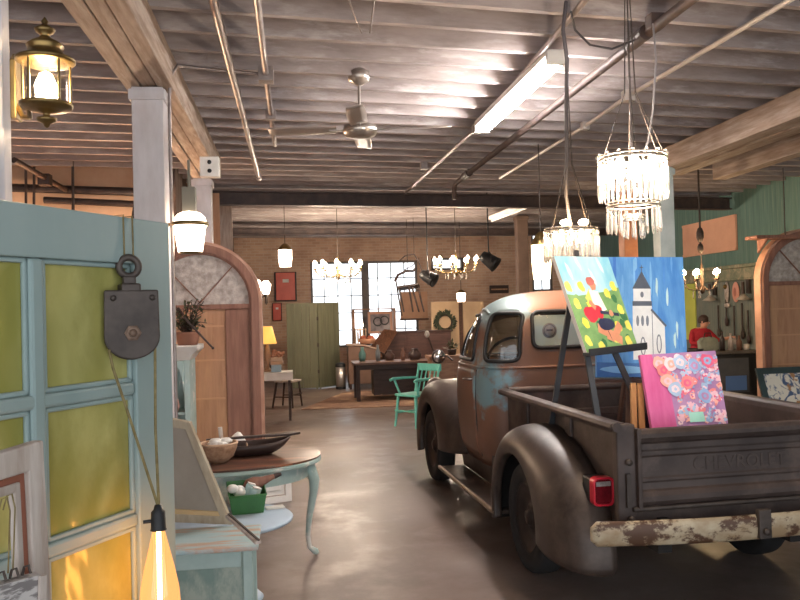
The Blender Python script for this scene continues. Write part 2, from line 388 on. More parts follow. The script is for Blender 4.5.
# cables around the chandeliers
c2_ = P(571, 231, d=6.0)
k0 = P(566, 14, z=3.6)
conduit([P(566, 2, z=3.7), P(563, 30, Y=k0.y), P(567, 60, Y=k0.y), P(566, 100, Y=k0.y + .3), P(567, 150, Y=k0.y + .5), P(566, 196, Y=5.75), c2_ + V((0, 0, .03))], .013, 'dark electric cable hanging to the crystal fringe chandelier', 'cable', M('cable_grey', (70, 66, 70), rough=.6))
k1 = P(576, 38, z=3.62)
conduit([P(571, 12, z=3.66), P(575, 30, Y=k1.y), P(590, 45, Y=k1.y - .1), P(612, 49, Y=k1.y - .2), P(640, 38, z=3.63)], .008, 'loose dark cable drooping near the sprinkler pipe', 'cable', M('cable_black', (60, 56, 58), rough=.6))
conduit([P(653, 24, z=3.6), P(656, 60, Y=4.6), P(653, 110, Y=4.4), P(648, 142, Y=4.2), P(643, 156, Y=4.05)], .006, 'pale cable hanging to the top chandelier ring', 'cable', M('cable_pale', (170, 164, 166), rough=.6))
conduit([P(628, 44, Y=4.4), P(630, 96, Y=4.3), P(632, 153, Y=4.02)], .005, 'thin chain dropping to the middle of the bright chandelier', 'chain', M('chain_grey', (120, 114, 114), rough=.4, metal=.8))
for n_, (x0, x1) in enumerate(((349, 362), (374, 370))):
    conduit([P(x0, 0, z=3.74), P((x0 + x1) / 2, 18, Y=P(x0, 0, z=3.74).y + .1), P(x1, 33, Y=P(x0, 0, z=3.74).y + .2)], .006, ['left', 'right'][n_] + ' wire of the pair dangling above the ceiling fan', 'cable', m_conduit)
# junction box on the second post
t = thing('electrical_box', 'white electrical box with round knockouts at the top of the second post', 'box', P(213, 167, Y=8.5))
MB().bx(-.13, .07, -.06, .06, -.11, .1).build('housing', m_white, t, bev=.01)
for x, z in ((-.03, .04), (-.03, -.05)): MB().lathe([(.0, .0), (.022, .0), (.022, .006), (0, .006)], (x, -.061, z), 12, (0, -1, 0)).build('knockout', m_black, t)

# ceiling fan
fc = P(360, 130, Y=6.8)
t = thing('ceiling_fan', 'silver ceiling fan hanging from the joists', 'fan', fc)
m_fan = M('brushed_fan_metal', (176, 168, 160), (150, 142, 134), 8, .3, .8)
MB().lathe([(.0, -.075), (.06, -.072), (.13, -.05), (.15, -.01), (.14, .03), (.07, .06), (.06, .14), (.03, .16)], n=24).build('motor', m_fan, t)
MB().tube([(0, 0, .14), (0, 0, .5)], .013).build('downrod', m_fan, t)
MB().lathe([(.02, .38), (.09, .42), (.1, .49), (.06, .52)], n=20).build('canopy', m_fan, t)
for k in range(4):
    a = math.radians(172 + 90 * k); ca, sa = math.cos(a), math.sin(a); b_ = MB()
    def bl(u, v, ca=ca, sa=sa):
        r = .2 + u * .58; w = (v - .5) * (.13 + .03 * math.sin(u * PI)); return V((r * ca - w * sa, r * sa + w * ca, .0 + w * .2 + .01))
    b_.grid(bl, 8, 4); o = b_.build('blade', M('fan_blade', (150, 140, 134), rough=.35, metal=.4), t, solid=.008) if k == 0 else None
    if k == 0: m_bl = o.data.materials[0]
    else: o = b_.build('blade', m_bl, t, solid=.008)
    MB().bar((.1 * ca, .1 * sa, 0), (.26 * ca, .26 * sa, .0), .03, .01).build('blade_arm', m_fan, t)

# fluorescent light
p, q = P(482, 131, z=3.58), P(556, 62, z=3.58)
t = thing('fluorescent_light', 'long lit fluorescent ceiling light', 'light', (p + q) / 2)
d = (q - p).normalized(); s = V((0, 0, 1)).cross(d)
MB().bar(p + V((0, 0, .07)), q + V((0, 0, .07)), .16, .06).build('housing', m_white, t, world=True, bev=.01)
for k in (-1, 1):
    MB().tube([p + s * .04 * k + d * .05, q + s * .04 * k - d * .05], .022, 10).build('tube', m_tubelight, t, world=True)
for e in (p, q): MB().bar(e + V((0, 0, .03)) - d * .02, e + V((0, 0, .03)) + d * .02, .15, .1).build('end_cap', m_white, t, world=True)
for f in (.2, .8):
    c = p + (q - p) * f; MB().tube([c + V((0, 0, .08)), c + V((0, 0, .2))], .006).build('hanger', m_conduit, t, world=True)
# second, unlit one far back
p, q = P(492, 218, z=3.6), P(528, 204, z=3.6)
t = thing('fluorescent_light', 'pale strip light overhead far back near the second steel beam', 'light', (p + q) / 2)
MB().bar(p, q, .16, .07).build('housing', m_white, t, world=True, bev=.01)
MB().tube([p + V((0, 0, -.06)), q + V((0, 0, -.06))], .02).build('tube', M('unlit_tube', (236, 232, 228), rough=.3), t, world=True)
# ================================================================== the pickup truck
m_rust = M('rust_brown_body', (68, 56, 50), (52, 43, 39), 2.4, .4, .2, bump=.03, c3=(92, 79, 71), sc3=2.0, lo3=.5, hi3=.72, rough2=.5, detail=9)
m_cab = M('rust_and_old_blue_body', (108, 80, 66), (126, 90, 72), 2.0, .4, .2, bump=.02, c3=(126, 92, 72), sc3=1.6, lo3=.5, hi3=.65, blobs=[((-.70, 1.14, 1.14), .32, (112, 142, 150)), ((.3, 1.0, 1.3), .3, (118, 134, 138)), ((-.5, 1.3, 1.80), .36, (122, 134, 132)), ((-.15, 1.2, 1.82), .3, (158, 108, 80)), ((-.8, 1.9, 1.1), .12, (120, 140, 146))], rough2=.46, detail=9)
m_bedm = M('dark_bed_metal', (80, 67, 62), (58, 48, 45), 3, .45, .2, bump=.05, c3=(104, 88, 80), sc3=2.4, lo3=.52, hi3=.75, rough2=.6, detail=9)
m_bump = M('chipped_cream_bumper', (190, 176, 150), (150, 126, 96), 9, .5, .1, c3=(84, 58, 42), sc3=8, lo3=.5, hi3=.56, bump=.08, detail=9, st=(.6, 1, 1))
m_rubber = M('tyre_rubber', (30, 28, 28), (38, 36, 36), 8, .8)
m_hub = M('wheel_steel', (46, 40, 38), (62, 52, 48), 6, .5, .5)
m_under = M('underbody', (26, 23, 22), (34, 30, 28), 5, .8)
m_red = M('red_lamp_bezel', (214, 44, 62), (190, 34, 52), 9, .3)
m_lens = M('red_lamp_lens', (120, 28, 36), (96, 22, 30), 30, .15)
m_clear = M('clear_lamp_lens', (170, 160, 156), (130, 120, 116), 30, .2)
m_gasket = M('window_rubber', (34, 32, 32), rough=.5)
m_bedwood = M('bed_planks', (112, 70, 56), (88, 54, 44), 3, .6, st=(8, .6, 1))
m_seat = M('seat_vinyl', (70, 56, 48), rough=.6)
TR = thing('pickup_truck', 'rusty brown vintage pickup truck with an open bed', 'truck', (2.33, 5.17, 0), .047)
T = TR
# --- bed
MB().bx(-.64, .64, -1.02, .94, .59, .63).build('bed_floor', m_bedwood, T)
for x in (-.45, -.22, 0, .22, .45): MB().bx(x - .015, x + .015, -1.02, .94, .63, .636).build('floor_strip', m_bedm, T)
for s in (-1, 1):
    prof = [(.62, .50), (.62, 1.06), (.625, 1.09), (.645, 1.108), (.68, 1.112), (.715, 1.104), (.725, 1.085), (.715, 1.065), (.68, 1.072), (.652, 1.066), (.644, 1.03), (.644, .50)]
    MB().ext([(s * x, -1.05, z) for x, z in prof], (0, 2.0, 0)).build('bed_side', m_bedm, T, bev=.004)
    for y in (-.3, .5): MB().bx(s * .644 - .02, s * .644 + .022, y - .045, y + .045, .5, 1.06).build('stake_pocket', m_bedm, T, bev=.01)
    MB().ext([(s * .592, -1.075, .5), (s * .592, -1.0, .5), (s * .69, -1.0, .5), (s * .69, -1.055, .5)], (0, 0, .6)).build('corner_post', m_bedm, T, bev=.008)
    MB().tube([(s * .69, -1.05, 1.085), (s * .69, -1.065, 1.085)], .026, 12).build('rail_end', m_bedm, T)
    b_ = MB()   # tailgate chain and hinge hardware on the post
    b_.lathe([(0, 0), (.018, 0), (.018, .02), (0, .02)], (s * .635, -1.07, .9), 10, (0, -1, 0)).lathe([(0, 0), (.016, 0), (.016, .03), (0, .03)], (s * .63, -1.07, .6), 10, (0, -1, 0)).bx(s * .64 - .012, s * .64 + .012, -1.085, -1.066, .66, .84)
    b_.build('latch', m_iron, T)
MB().bx(-.64, .64, .93, .96, .48, 1.09).build('front_panel', m_bedm, T, bev=.006)
MB().tube([(-.64, .945, 1.09), (.64, .945, 1.09)], .028, 10).build('panel_roll', m_bedm, T)
for z in (.72, .9): MB().bx(-.62, .62, .918, .935, z - .03, z + .03).build('panel_rib', m_bedm, T, bev=.008)
# --- tailgate: profile swept across
tp = [(-1.06, .60), (-1.085, .61), (-1.098, .635), (-1.098, .665), (-1.085, .69), (-1.068, .70), (-1.066, .74), (-1.072, .75), (-1.072, .765), (-1.066, .775), (-1.064, .89), (-1.072, .90), (-1.072, .925), (-1.064, .935),
      (-1.064, .97), (-1.085, .985), (-1.100, 1.01), (-1.100, 1.035), (-1.085, 1.056), (-1.06, 1.062), (-1.04, 1.055), (-1.032, 1.03), (-1.036, .97), (-1.04, .7), (-1.036, .62)]
tg = MB().ext([(-.585, y, z * .9 + .118) for y, z in tp], (1.17, 0, 0)).build('tailgate', m_bedm, T, bev=.003)
for s in (-1, 1): MB().bx(s * .583 - .012, s * .583 + .012, -1.104, -1.03, .655, 1.078).build('end_flange', m_bedm, tg, bev=.005)
cu = bpy.data.curves.new('lettering', 'FONT'); cu.body = 'CHEVROLET'; cu.size = .098; cu.extrude = .0022; cu.bevel_depth = .0012; cu.align_x = 'CENTER'; cu.space_character = 1.04
lt0 = bpy.data.objects.new('lettering', cu); C.objects.link(lt0); bpy.context.evaluated_depsgraph_get().update(); lm = bpy.data.meshes.new_from_object(lt0.evaluated_get(bpy.context.evaluated_depsgraph_get())); bpy.data.objects.remove(lt0)
lm.materials.clear(); lm.materials.append(m_bedm); lt = bpy.data.objects.new('lettering', lm); C.objects.link(lt); lt.parent = tg; lt.location = (0.02, -1.066, .835); lt.rotation_euler = (PI / 2, 0, 0); lt['label'] = 'raised lettering CHEVROLET in the rusted metal'
MB().bx(-.64, .64, -1.06, -.98, .5, .64).build('rear_sill', m_bedm, T, bev=.006)
MB().tube([(-.62, -1.085, .65), (.62, -1.085, .65)], .014).build('hinge_rod', m_iron, T)
# --- rear bumper
bp = []
def bumper(yc, zc, hw, s, name, h=.115):
    def f(u, v):
        x = (u * 2 - 1) * hw; e = min(1, (1 - abs(u * 2 - 1)) / .03) ** .5; y = yc + s * (.10 * (x / hw) ** 2)
        a = v * 2 * PI; return V((x, y - s * .022 * math.cos(a) * (.5 + .5 * e), zc + h / 2 * math.sin(a) * (.55 + .45 * e) ))
    b_ = MB().grid(f, 61, 16, cv=True); n = len(b_.v)
    b_.f += [list(range(16)), list(range(n - 16, n))]; b_.m += [0, 0]; b_.sm += [False] * 2
    return b_.build(name, m_bump, T)
bumper(-1.27, .565, .9, 1, 'rear_bumper', .13)
for x in (-.45, .45): MB().bar((x, -1.25, .56), (x, -.98, .55), .05, .08).build('bumper_bracket', m_under, T)
MB().bx(-.035, .035, -1.31, -1.27, .51, .66).build('plate_bracket', m_iron, T, bev=.006)
MB().lathe([(0, 0), (.02, 0), (.016, .02), (0, .022)], (0.0, -1.31, .55), 12, (0, -1, 0)).build('bracket_bolt', m_iron, T)
# --- fenders
def fender(s, yc, zc, r0, keys, a0, a1, xin, xout, name, n=44, arch=None):
    pro = [(-.02, -.05, 0), (0, -.012, 0), (0, .0, 0), (.16, .012, 0), (.38, .014, 0), (.6, -.004, 0), (.78, -.04, 0), (.9, -.085, 0), (.97, -.14, 0), (1.0, -.2, 0)]
    def f(u, v):
        ang = a0 + (a1 - a0) * u; R = cat_rom(keys, ang); th = math.radians(ang); rr = cat_rom(arch, ang) if arch else r0
        k = v * (len(pro)); i = min(int(k + 1e-9), len(pro)); 
        if i >= len(pro): r, x = R, xin
        else: a_, b__, _ = pro[i]; r = rr + a_ * (R - rr); x = xout + b__
        return V((s * x, yc + r * math.cos(th), max(.22, zc + r * math.sin(th))))
    o = MB().grid(f, n, len(pro) + 1).build(name, [m_rust, m_under], T, fix=False)
    me = o.data; c = V((s * .6, yc, zc)); bm = bmesh.new(); bm.from_mesh(me); bmesh.ops.recalc_face_normals(bm, faces=bm.faces); bm.faces.ensure_lookup_table()
    fc = bm.faces[(n // 2) * len(pro) + len(pro) - 1]
    if fc.normal.z < 0: bmesh.ops.reverse_faces(bm, faces=bm.faces)
    bm.to_mesh(me); bm.free()
    md = o.modifiers.new('sub', 'SUBSURF'); md.levels = 1; md.render_levels = 1
    md = o.modifiers.new('solid', 'SOLIDIFY'); md.thickness = .014; md.offset = -1; md.material_offset = 1; md.material_offset_rim = 0
    return o
kr = [(-14, .53), (10, .54), (40, .575), (70, .605), (95, .61), (120, .66), (140, .75), (158, .86), (172, .92), (186, .95)]
kf = [(-16, .70), (5, .74), (30, .74), (60, .70), (90, .655), (115, .68), (135, .78), (152, .93), (166, 1.02), (176, 1.04)]
WB = 2.946
for s in (-1, 1):
    fender(s, 0, .36, .415, kr, -14, 186, .65, .935, 'rear_fender')
    fender(s, WB, .36, .43, kf, -16, 176, .5, .86, 'front_fender')
# --- wheels
def wheel(y, s, xo):
    w = MB().lathe([(.22, -.075), (.30, -.088), (.335, -.085), (.352, -.065), (.358, -.03), (.358, .03), (.352, .065), (.335, .085), (.30, .088), (.22, .075), (.22, -.075)], (s * xo, y, .358), 40, (s, 0, 0)).build('wheel', m_rubber, T)
    w['label'] = 'black tyre on a dark steel rim'
    MB().lathe([(.0, .02), (.05, .05), (.07, .052), (.085, .035), (.12, .025), (.16, .04), (.19, .058), (.215, .065), (.225, .078), (.218, .05), (.2, -.05), (0, -.05)], (s * xo, y, .358), 32, (s, 0, 0)).build('rim', m_hub, w)
    MB().lathe([(0, .075), (.045, .07), (.06, .05)], (s * xo, y, .358), 20, (s, 0, 0)).build('hub_cap', m_hub, w)
for s in (-1, 1):
    wheel(0, s, .77); wheel(WB, s, .745)
# --- running boards
for s in (-1, 1):
    x0, x1 = sorted((s * .70, s * .94))
    MB().bx(x0, x1, .42, 2.15, .275, .30).build('running_board', m_rust, T, bev=.008)
    MB().tube([(s * .93, .42, .29), (s * .93, 2.15, .29)], .018, 8).build('board_edge', M('worn_edge', (150, 132, 110), (112, 90, 74), 6, .4, .4) if s < 0 else bpy.data.materials['worn_edge'], T)
    MB().ext([(s * .70, .5, .30), (s * .70, 2.15, .30), (s * .735, 2.15, .56), (s * .735, .5, .56)], (s * -.02, 0, 0)).build('board_apron', m_rust, T)
# --- chassis
b_ = MB()
for s in (-1, 1): b_.bx(s * .4 - .04, s * .4 + .04, -1.0, 3.6, .38, .52)
for y in (-.9, .3, 1.4, 2.6): b_.bx(-.4, .4, y - .04, y + .04, .42, .5)
b_.build('chassis', m_under, T)
MB().tube([(-.68, 0, .36), (-.15, 0, .36), (0, 0, .36), (.15, 0, .36), (.68, 0, .36)], [.05, .05, .14, .05, .05], 12).build('axle', m_under, T)
MB().tube([(-.66, WB, .36), (.66, WB, .36)], .045, 10).build('axle', m_under, T)
for s in (-1, 1): MB().bx(s * .52 - .02, s * .52 + .02, -.4, .4, .40, .46).build('leaf_spring', m_under, T)
# --- cab shell
LV = [(.46, .74, 1.0, 2.1), (.60, .80, .985, 2.14), (1.0, .825, .975, 2.16), (1.22, .815, .975, 2.15), (1.28, .80, .985, 2.11), (1.45, .775, 1.0, 2.0), (1.60, .735, 1.03, 1.88), (1.70, .69, 1.07, 1.80), (1.77, .62, 1.135, 1.71), (1.825, .50, 1.22, 1.61), (1.855, .36, 1.30, 1.53), (1.87, .18, 1.36, 1.46)]
def cab_row(z, off=0):
    hw = cat_rom([(l[0], l[1]) for l in LV], z) + off; yr = cat_rom([(l[0], l[2]) for l in LV], z) - off; yf = cat_rom([(l[0], l[3]) for l in LV], z) + off
    return hw, yr, yf
def cab_pt(z, a, off=0):
    hw, yr, yf = cab_row(z, off); n = 5.0 if z < 1.5 else 5.0 - 2.4 * min(1, (z - 1.5) / .35)
    c_, s_ = math.cos(a), math.sin(a)
    nn = n if s_ < 0 else n * .8
    x = hw * math.copysign(abs(c_) ** (2 / nn), c_); y = (yr + yf) / 2 + (yf - yr) / 2 * math.copysign(abs(s_) ** (2 / nn), s_)
    return V((x, y, z))
zs = [.46, .52, .6, .7, .8, .9, 1.0, 1.1, 1.18, 1.22, 1.25, 1.28, 1.32, 1.38, 1.45, 1.52, 1.58, 1.64, 1.69, 1.73, 1.77, 1.80, 1.825, 1.842, 1.856, 1.864, 1.87]
NA = 96
# even spacing along the loop
def loop_angles():
    pts = [cab_pt(1.3, 2 * PI * i / 2000) for i in range(2001)]; L_ = [0]
    for i in range(2000): L_.append(L_[-1] + (pts[i + 1] - pts[i]).length)
    out = []; j = 0
    for k in range(NA):
        t = L_[-1] * k / NA
        while L_[j + 1] < t: j += 1
        out.append(2 * PI * (j + (t - L_[j]) / (L_[j + 1] - L_[j])) / 2000)
    return out
ANG = loop_angles()
cb_ = MB(); cb_.grid(lambda u, v: cab_pt(zs[round(u * (len(zs) - 1))], ANG[round(v * NA) % NA]), len(zs), NA, cv=True)
top = len(cb_.v); cb_.v.append(V((0, 1.41, 1.874)))
for j in range(NA): cb_.f.append([top - NA + j, top - NA + (j + 1) % NA, top]); cb_.m.append(0); cb_.sm.append(True)
bvh = BVHTree.FromPolygons([tuple(v) for v in cb_.v], [tuple(f) for f in cb_.f])
def hit(o, d):
    r = bvh.ray_cast(V(o), V(d).normalized()); return r[0], r[1]
# windows as outlines in a view plane: origin, right, up, direction inward
def outline(pts, o, rt, up): return [V(o) + V(rt) * a + V(up) * b for a, b in pts]
def wpoly(pts, r=.05, n=5):
    """round the corners of a polygon"""
    out = []; k = len(pts)
    for i in range(k):
        p, a, b = V(pts[i]), V(pts[i - 1]), V(pts[(i + 1) % k])
        da = (a - p).normalized(); db = (b - p).normalized(); q0, q1 = p + da * r, p + db * r
        for j in range(n + 1): t = j / n; out.append(tuple(q0 * (1 - t) ** 2 + p * 2 * t * (1 - t) + q1 * t * t))
    # subdivide long edges
    res = []
    for i in range(len(out)):
        a, b = V(out[i]), V(out[(i + 1) % len(out)]); m_ = max(1, int((b - a).length / .05))
        for j in range(m_): res.append(tuple(a + (b - a) * j / m_))
    return res
S2 = math.sqrt(.5)
WIN = []
WIN.append(('rear_window', wpoly([(-.41, 1.415), (.41, 1.415), (.39, 1.70), (-.39, 1.70)], .07), (0, 0, 0), (1, 0, 0), (0, 1, 0)))
for s in (-1, 1):
    WIN.append(('door_window', wpoly([(1.36, 1.31), (1.92, 1.31), (1.72, 1.67), (1.38, 1.685)], .06), (s * 2, 0, 0), (0, 1, 0), (-s, 0, 0)))
    WIN.append(('windshield', wpoly([(s * .03, 1.31), (s * .64, 1.31), (s * .56, 1.655), (s * .03, 1.675)], .04), (0, 5, 0), (1, 0, 0), (0, -1, 0)))
cutters = []; gask = []
for nm, pts, o, rt, dr in WIN:
    pl = [V(o) + V(rt) * a + V((0, 0, b)) for a, b in pts]; gask.append((nm, pl, V(dr)))
# corner windows: viewed along the diagonal
for s in (-1, 1):
    dr = V((-s * .80, .60, 0)); rt = V((-s * .60, -.80, 0)) * -1
    c0 = V((s * .74, 1.04, 0))
    pts = wpoly([(-.165, 1.315), (.105, 1.315), (.095, 1.695), (-.145, 1.695)], .06)
    gask.append(('corner_window', [c0 - dr * 1.0 + rt * a + V((0, 0, b)) for a, b in pts], dr))
shell = cb_.build('cab', m_cab, T, solid=.025)
dg = bpy.context.evaluated_depsgraph_get()
tmp = []
for nm, pl, dr in gask:
    depth = {'rear_window': 1.5, 'corner_window': 1.25, 'door_window': 1.55, 'windshield': 3.2}[nm]
    k = MB().ext(pl, dr * depth).build('cut', m_cab, T); tmp.append(k)
    md = shell.modifiers.new('b', 'BOOLEAN'); md.object = k; md.operation = 'DIFFERENCE'; md.solver = 'EXACT'
dg = bpy.context.evaluated_depsgraph_get(); dg.update()
me = bpy.data.meshes.new_from_object(shell.evaluated_get(dg))
shell.modifiers.clear(); shell.data = me
for k in tmp: bpy.data.objects.remove(k)
cab_o = shell
for nm, pl, dr in gask:
    hp = []
    for p in pl:
        h_, n_ = hit(p, dr); hp.append(h_ if h_ is not None else p + dr * 1.2)
    cen = sum(pl, V()) / len(pl)
    g = MB().tube([h_ - dr * .004 for h_ in hp], .016, 8, True).build(nm, m_gasket, T)
    b_ = MB(); n = len(hp); rings = [hp]
    for f in (.75, .5, .25): rings.append([(hit(cen + (p - cen) * f, dr)[0] or (cen + (p - cen) * f + dr)) for p in pl])
    rings = [[p + dr * .008 for p in r] for r in rings]; c_ = hit(cen, dr)[0] + dr * .008
    vs = [p for r in rings for p in r] + [c_]; fs = []
    for i in range(3):
        for j in range(n): fs.append((i * n + j, i * n + (j + 1) % n, (i + 1) * n + (j + 1) % n, (i + 1) * n + j))
    for j in range(n): fs.append((3 * n + j, 3 * n + (j + 1) % n, 4 * n))
    b_.add(vs, fs, True).build('pane', m_carglass, g)
# belt moulding, drip rail, door skins
MB().tube([cab_pt(1.262, a, .004) for a in ANG], .012, 6, True).build('belt_moulding', m_cab, T)
for s in (-1, 1):
    pts = [V((s * (cab_row(z)[0] + .004), y, z)) for y, z in ((1.25, 1.69), (1.36, 1.722), (1.5, 1.73), (1.65, 1.72), (1.76, 1.69))]
    MB().tube([hit(p + V((s, 0, 0)), (-s, 0, 0))[0] or p for p in pts], .011, 6).build('drip_rail', m_cab, T)
    def dsk(u, v, s=s):
        y = 1.27 + .78 * u; z = .52 + .72 * v
        p = hit(V((s * 2, y, z)), (-s, 0, 0))[0]; return p + V((s * .006, 0, 0))
    dr_ = MB().grid(dsk, 18, 14).build('door', m_cab, T, solid=.02)
    for y in (1.255, 2.065):
        MB().tube([hit(V((s * 2, y, z)), (-s, 0, 0))[0] for z in (.54, .8, 1.0, 1.24)], .007, 6).build('door_seam', m_gasket, dr_)
    p = hit(V((s * 2, 1.33, 1.16)), (-s, 0, 0))[0]
    MB().tube([p + V((s * .005, 0, 0)), p + V((s * .04, 0, 0)), p + V((s * .045, .03, 0)), p + V((s * .04, .14, -.01))], .011, 8).build('handle', M('worn_chrome', (160, 150, 144), rough=.25, metal=1) if s < 0 else bpy.data.materials['worn_chrome'], dr_)
    # mirror
    q = V((s * .80, 2.06, 1.27)); e = V((s * .90, 2.2, 1.30))
    mr = MB().tube([q, q + V((s * .04, .05, .04)), e], .008, 6).lathe([(0, 0), (.05, .0), (.066, .015), (.066, .03), (.04, .05), (0, .055)], e + V((0, -.02, 0)), 20, (0, 1, 0)).build('side_mirror', m_iron, T)
    MB().lathe([(0, 0), (.054, 0), (.054, -.004), (0, -.004)], e + V((0, -.021, 0)), 20, (0, 1, 0)).build('mirror_glass', M('mirror_silver', (220, 220, 220), rough=.05, metal=1) if s < 0 else bpy.data.materials['mirror_silver'], mr)
# interior
MB().bx(-.68, .68, 1.12, 1.24, .75, 1.28).bx(-.68, .68, 1.2, 1.58, .62, .8).build('bench_seat', m_seat, T, bev=.05)
MB().bx(-.72, .72, 1.9, 2.08, .98, 1.22).build('dashboard', m_cab, T, bev=.04)
MB().bx(-.72, .72, 1.05, 2.1, .5, .54).build('cab_floor', m_under, T)
sw = MB().tube(circ((0, 0, 0), .2, 32, 'z'), .013, 8, True).tube([(-.19, 0, 0), (0, 0, -.03), (.19, 0, 0)], .009).tube([(0, .19, 0), (0, 0, -.03)], .009).tube([(0, 0, -.03), (0, 0, -.35)], .02)
q = Matrix.Translation((-.36, 1.72, 1.32)) @ Matrix.Rotation(math.radians(-52), 4, 'X')
sw.v = [q @ p for p in sw.v]; sw.build('steering_wheel', m_black, T)
# --- hood, cowl and nose
def hood(u, v):
    y = 2.05 + 1.67 * u; hw = cat_rom([(0, .60), (.4, .50), (.8, .40), (1, .30)], u); zt = cat_rom([(0, 1.27), (.3, 1.25), (.7, 1.23), (.92, 1.16), (1, 1.04)], u); zb = .72
    a = PI * v; c_ = math.cos(a); s_ = math.sin(a); return V((hw * math.copysign(abs(c_) ** .55, c_), y, zb + (zt - zb) * abs(s_) ** .5))
MB().grid(hood, 20, 25).build('hood', m_cab, T, solid=.01)
MB().bx(-.34, .34, 3.5, 3.68, .5, 1.0).build('grille_shell', m_rust, T, bev=.04)
for k in range(5): MB().tube([(-.52, 3.66, .58 + .085 * k), (-.2, 3.76, .58 + .085 * k), (.2, 3.76, .58 + .085 * k), (.52, 3.66, .58 + .085 * k)], .018, 8).build('grille_bar', m_bump, T)
for s in (-1, 1):
    hl = MB().lathe([(.02, -.2), (.08, -.16), (.105, -.06), (.112, 0), (.1, .012)], (s * .62, WB + .66, .88), 24, (0, 1, 0)).build('headlight', m_rust, T)
    MB().lathe([(0, .025), (.06, .018), (.098, 0)], (s * .62, WB + .66, .88), 24, (0, 1, 0)).build('lens', m_clear, hl)
bumper(3.98, .5, .72, -1, 'front_bumper', .15)
for s in (-1, 1): MB().bar((s * .42, 3.5, .46), (s * .42, 3.98, .48), .05, .07).build('bumper_bracket', m_under, T)
# --- tail lamps
for s in (-1, 1):
    o = rrect(.125, .16, .03); i = rrect(.10, .135, .022); c = V((s * .70, -.845, .71))
    dz = V((0, -.06, 0))
    tl = MB().ringwin([c + V((x, 0, y)) for x, y in o], [c + V((x, 0, y)) for x, y in i], dz).build('tail_lamp', m_red, T, bev=.006)
    MB().ext([c + V((x, -.045, y)) for x, y in rrect(.1, .135, .022)], (0, .06, 0)).build('lens', m_lens, tl)
    MB().bx(c.x - .042, c.x + .042, c.y - .052, c.y - .044, c.z + .03, c.z + .055).build('reverse_lens', m_clear, tl)
    MB().bx(c.x - .06, c.x + .06, c.y - .02, c.y + .1, c.z - .07, c.z + .07).build('lamp_box', m_black, tl, bev=.01)
# ================================================================== left side
def PL(px, py, o, n):
    v = f_ax + r2 * ((px - 400) / FPX) - u2 * ((py - 300) / FPX); o = V(o); n = V(n); c = V((0, 0, H))
    return c + v * ((o - c).dot(n) / v.dot(n))
def quad_frame(name, c, mw, th, mat, parent, inset=None, bev=.003, world=True):
    """picture or window frame on four corners (BL BR TR TL); mw = member width in metres"""
    nn = (c[1] - c[0]).cross(c[3] - c[0]).normalized(); c[2] = c[2] - nn * (c[2] - c[0]).dot(nn)
    w = (c[1] - c[0]).length; h = (c[3] - c[0]).length; n = (c[1] - c[0]).cross(c[3] - c[0]).normalized()
    a, b = mw / w, mw / h
    i = [quad(c, a, b), quad(c, 1 - a, b), quad(c, 1 - a, 1 - b), quad(c, a, 1 - b)]
    return MB().ringwin(c, i, -n * th).build(name, mat, parent, world=world, bev=bev), i, n
# --- teal glazed door
A = P(169, 223, d=2.2); A.z = 0
dl = V((-.498, -.867, 0)); dn = V((.867, -.498, 0))
def DS(px, py): q = PL(px, py, A, dn); return (q - A).dot(dl), q.z
t = thing('glazed_door', 'teal painted door with yellow textured glass panes, standing at the left', 'door', A)
s1 = DS(136, 330)[0]; s2 = DS(47, 330)[0]; s3 = DS(33, 330)[0]; pw = s2 - s1; mw = s3 - s2
ztop = DS(168, 223)[1]; r0 = DS(90, 261)[1]; r1 = DS(90, 388)[1]; r2_ = DS(90, 402)[1]; ph = r0 - r1; rh = r1 - r2_
cols = [(s1, s2), (s3, s3 + pw)]; W = cols[1][1] + .115
def dpt(s, z, o=0): return A + dl * s + V((0, 0, z)) + dn * o
def dbox(b, s0, s_1, z0, z1, o0, o1):
    return b.ext([dpt(s0, z0, o0), dpt(s_1, z0, o0), dpt(s_1, z1, o0), dpt(s0, z1, o0)], dn * (o1 - o0))
rows = []; z = r0
while z - ph > .25: rows.append((z - ph, z)); z -= ph + rh
b_ = MB(); zb = rows[-1][0]
dbox(b_, 0, s1, 0, ztop, -.045, 0); dbox(b_, W - .115, W, 0, ztop, -.045, 0); dbox(b_, s1, W - .115, r0, ztop, -.045, 0); dbox(b_, s1, W - .115, 0, zb, -.045, 0)
b_.build('door_frame', m_teal, t, world=True, bev=.004)
b_ = MB(); dbox(b_, s2, s3, zb, r0, -.038, -.004); b_.build('mullion', m_teal, t, world=True, bev=.008)
for z0, z1 in rows[:-1]:
    b_ = MB(); dbox(b_, s1, W - .115, z0 - rh, z0, -.038, -.005); b_.build('glazing_bar', m_teal, t, world=True, bev=.008)
for c0, c1 in cols:
    for z0, z1 in rows:
        b_ = MB(); dbox(b_, c0 - .004, c1 + .004, z0 - .004, z1 + .004, -.03, -.024); b_.build('pane', m_pane, t, world=True)
        b_ = MB()
        for q in ((c0, c0 + .012, z0, z1), (c1 - .012, c1, z0, z1), (c0, c1, z0, z0 + .012), (c0, c1, z1 - .012, z1)): dbox(b_, *q, -.024, -.012)
        b_.build('glazing_bead', m_teal, t, world=True, bev=.004)
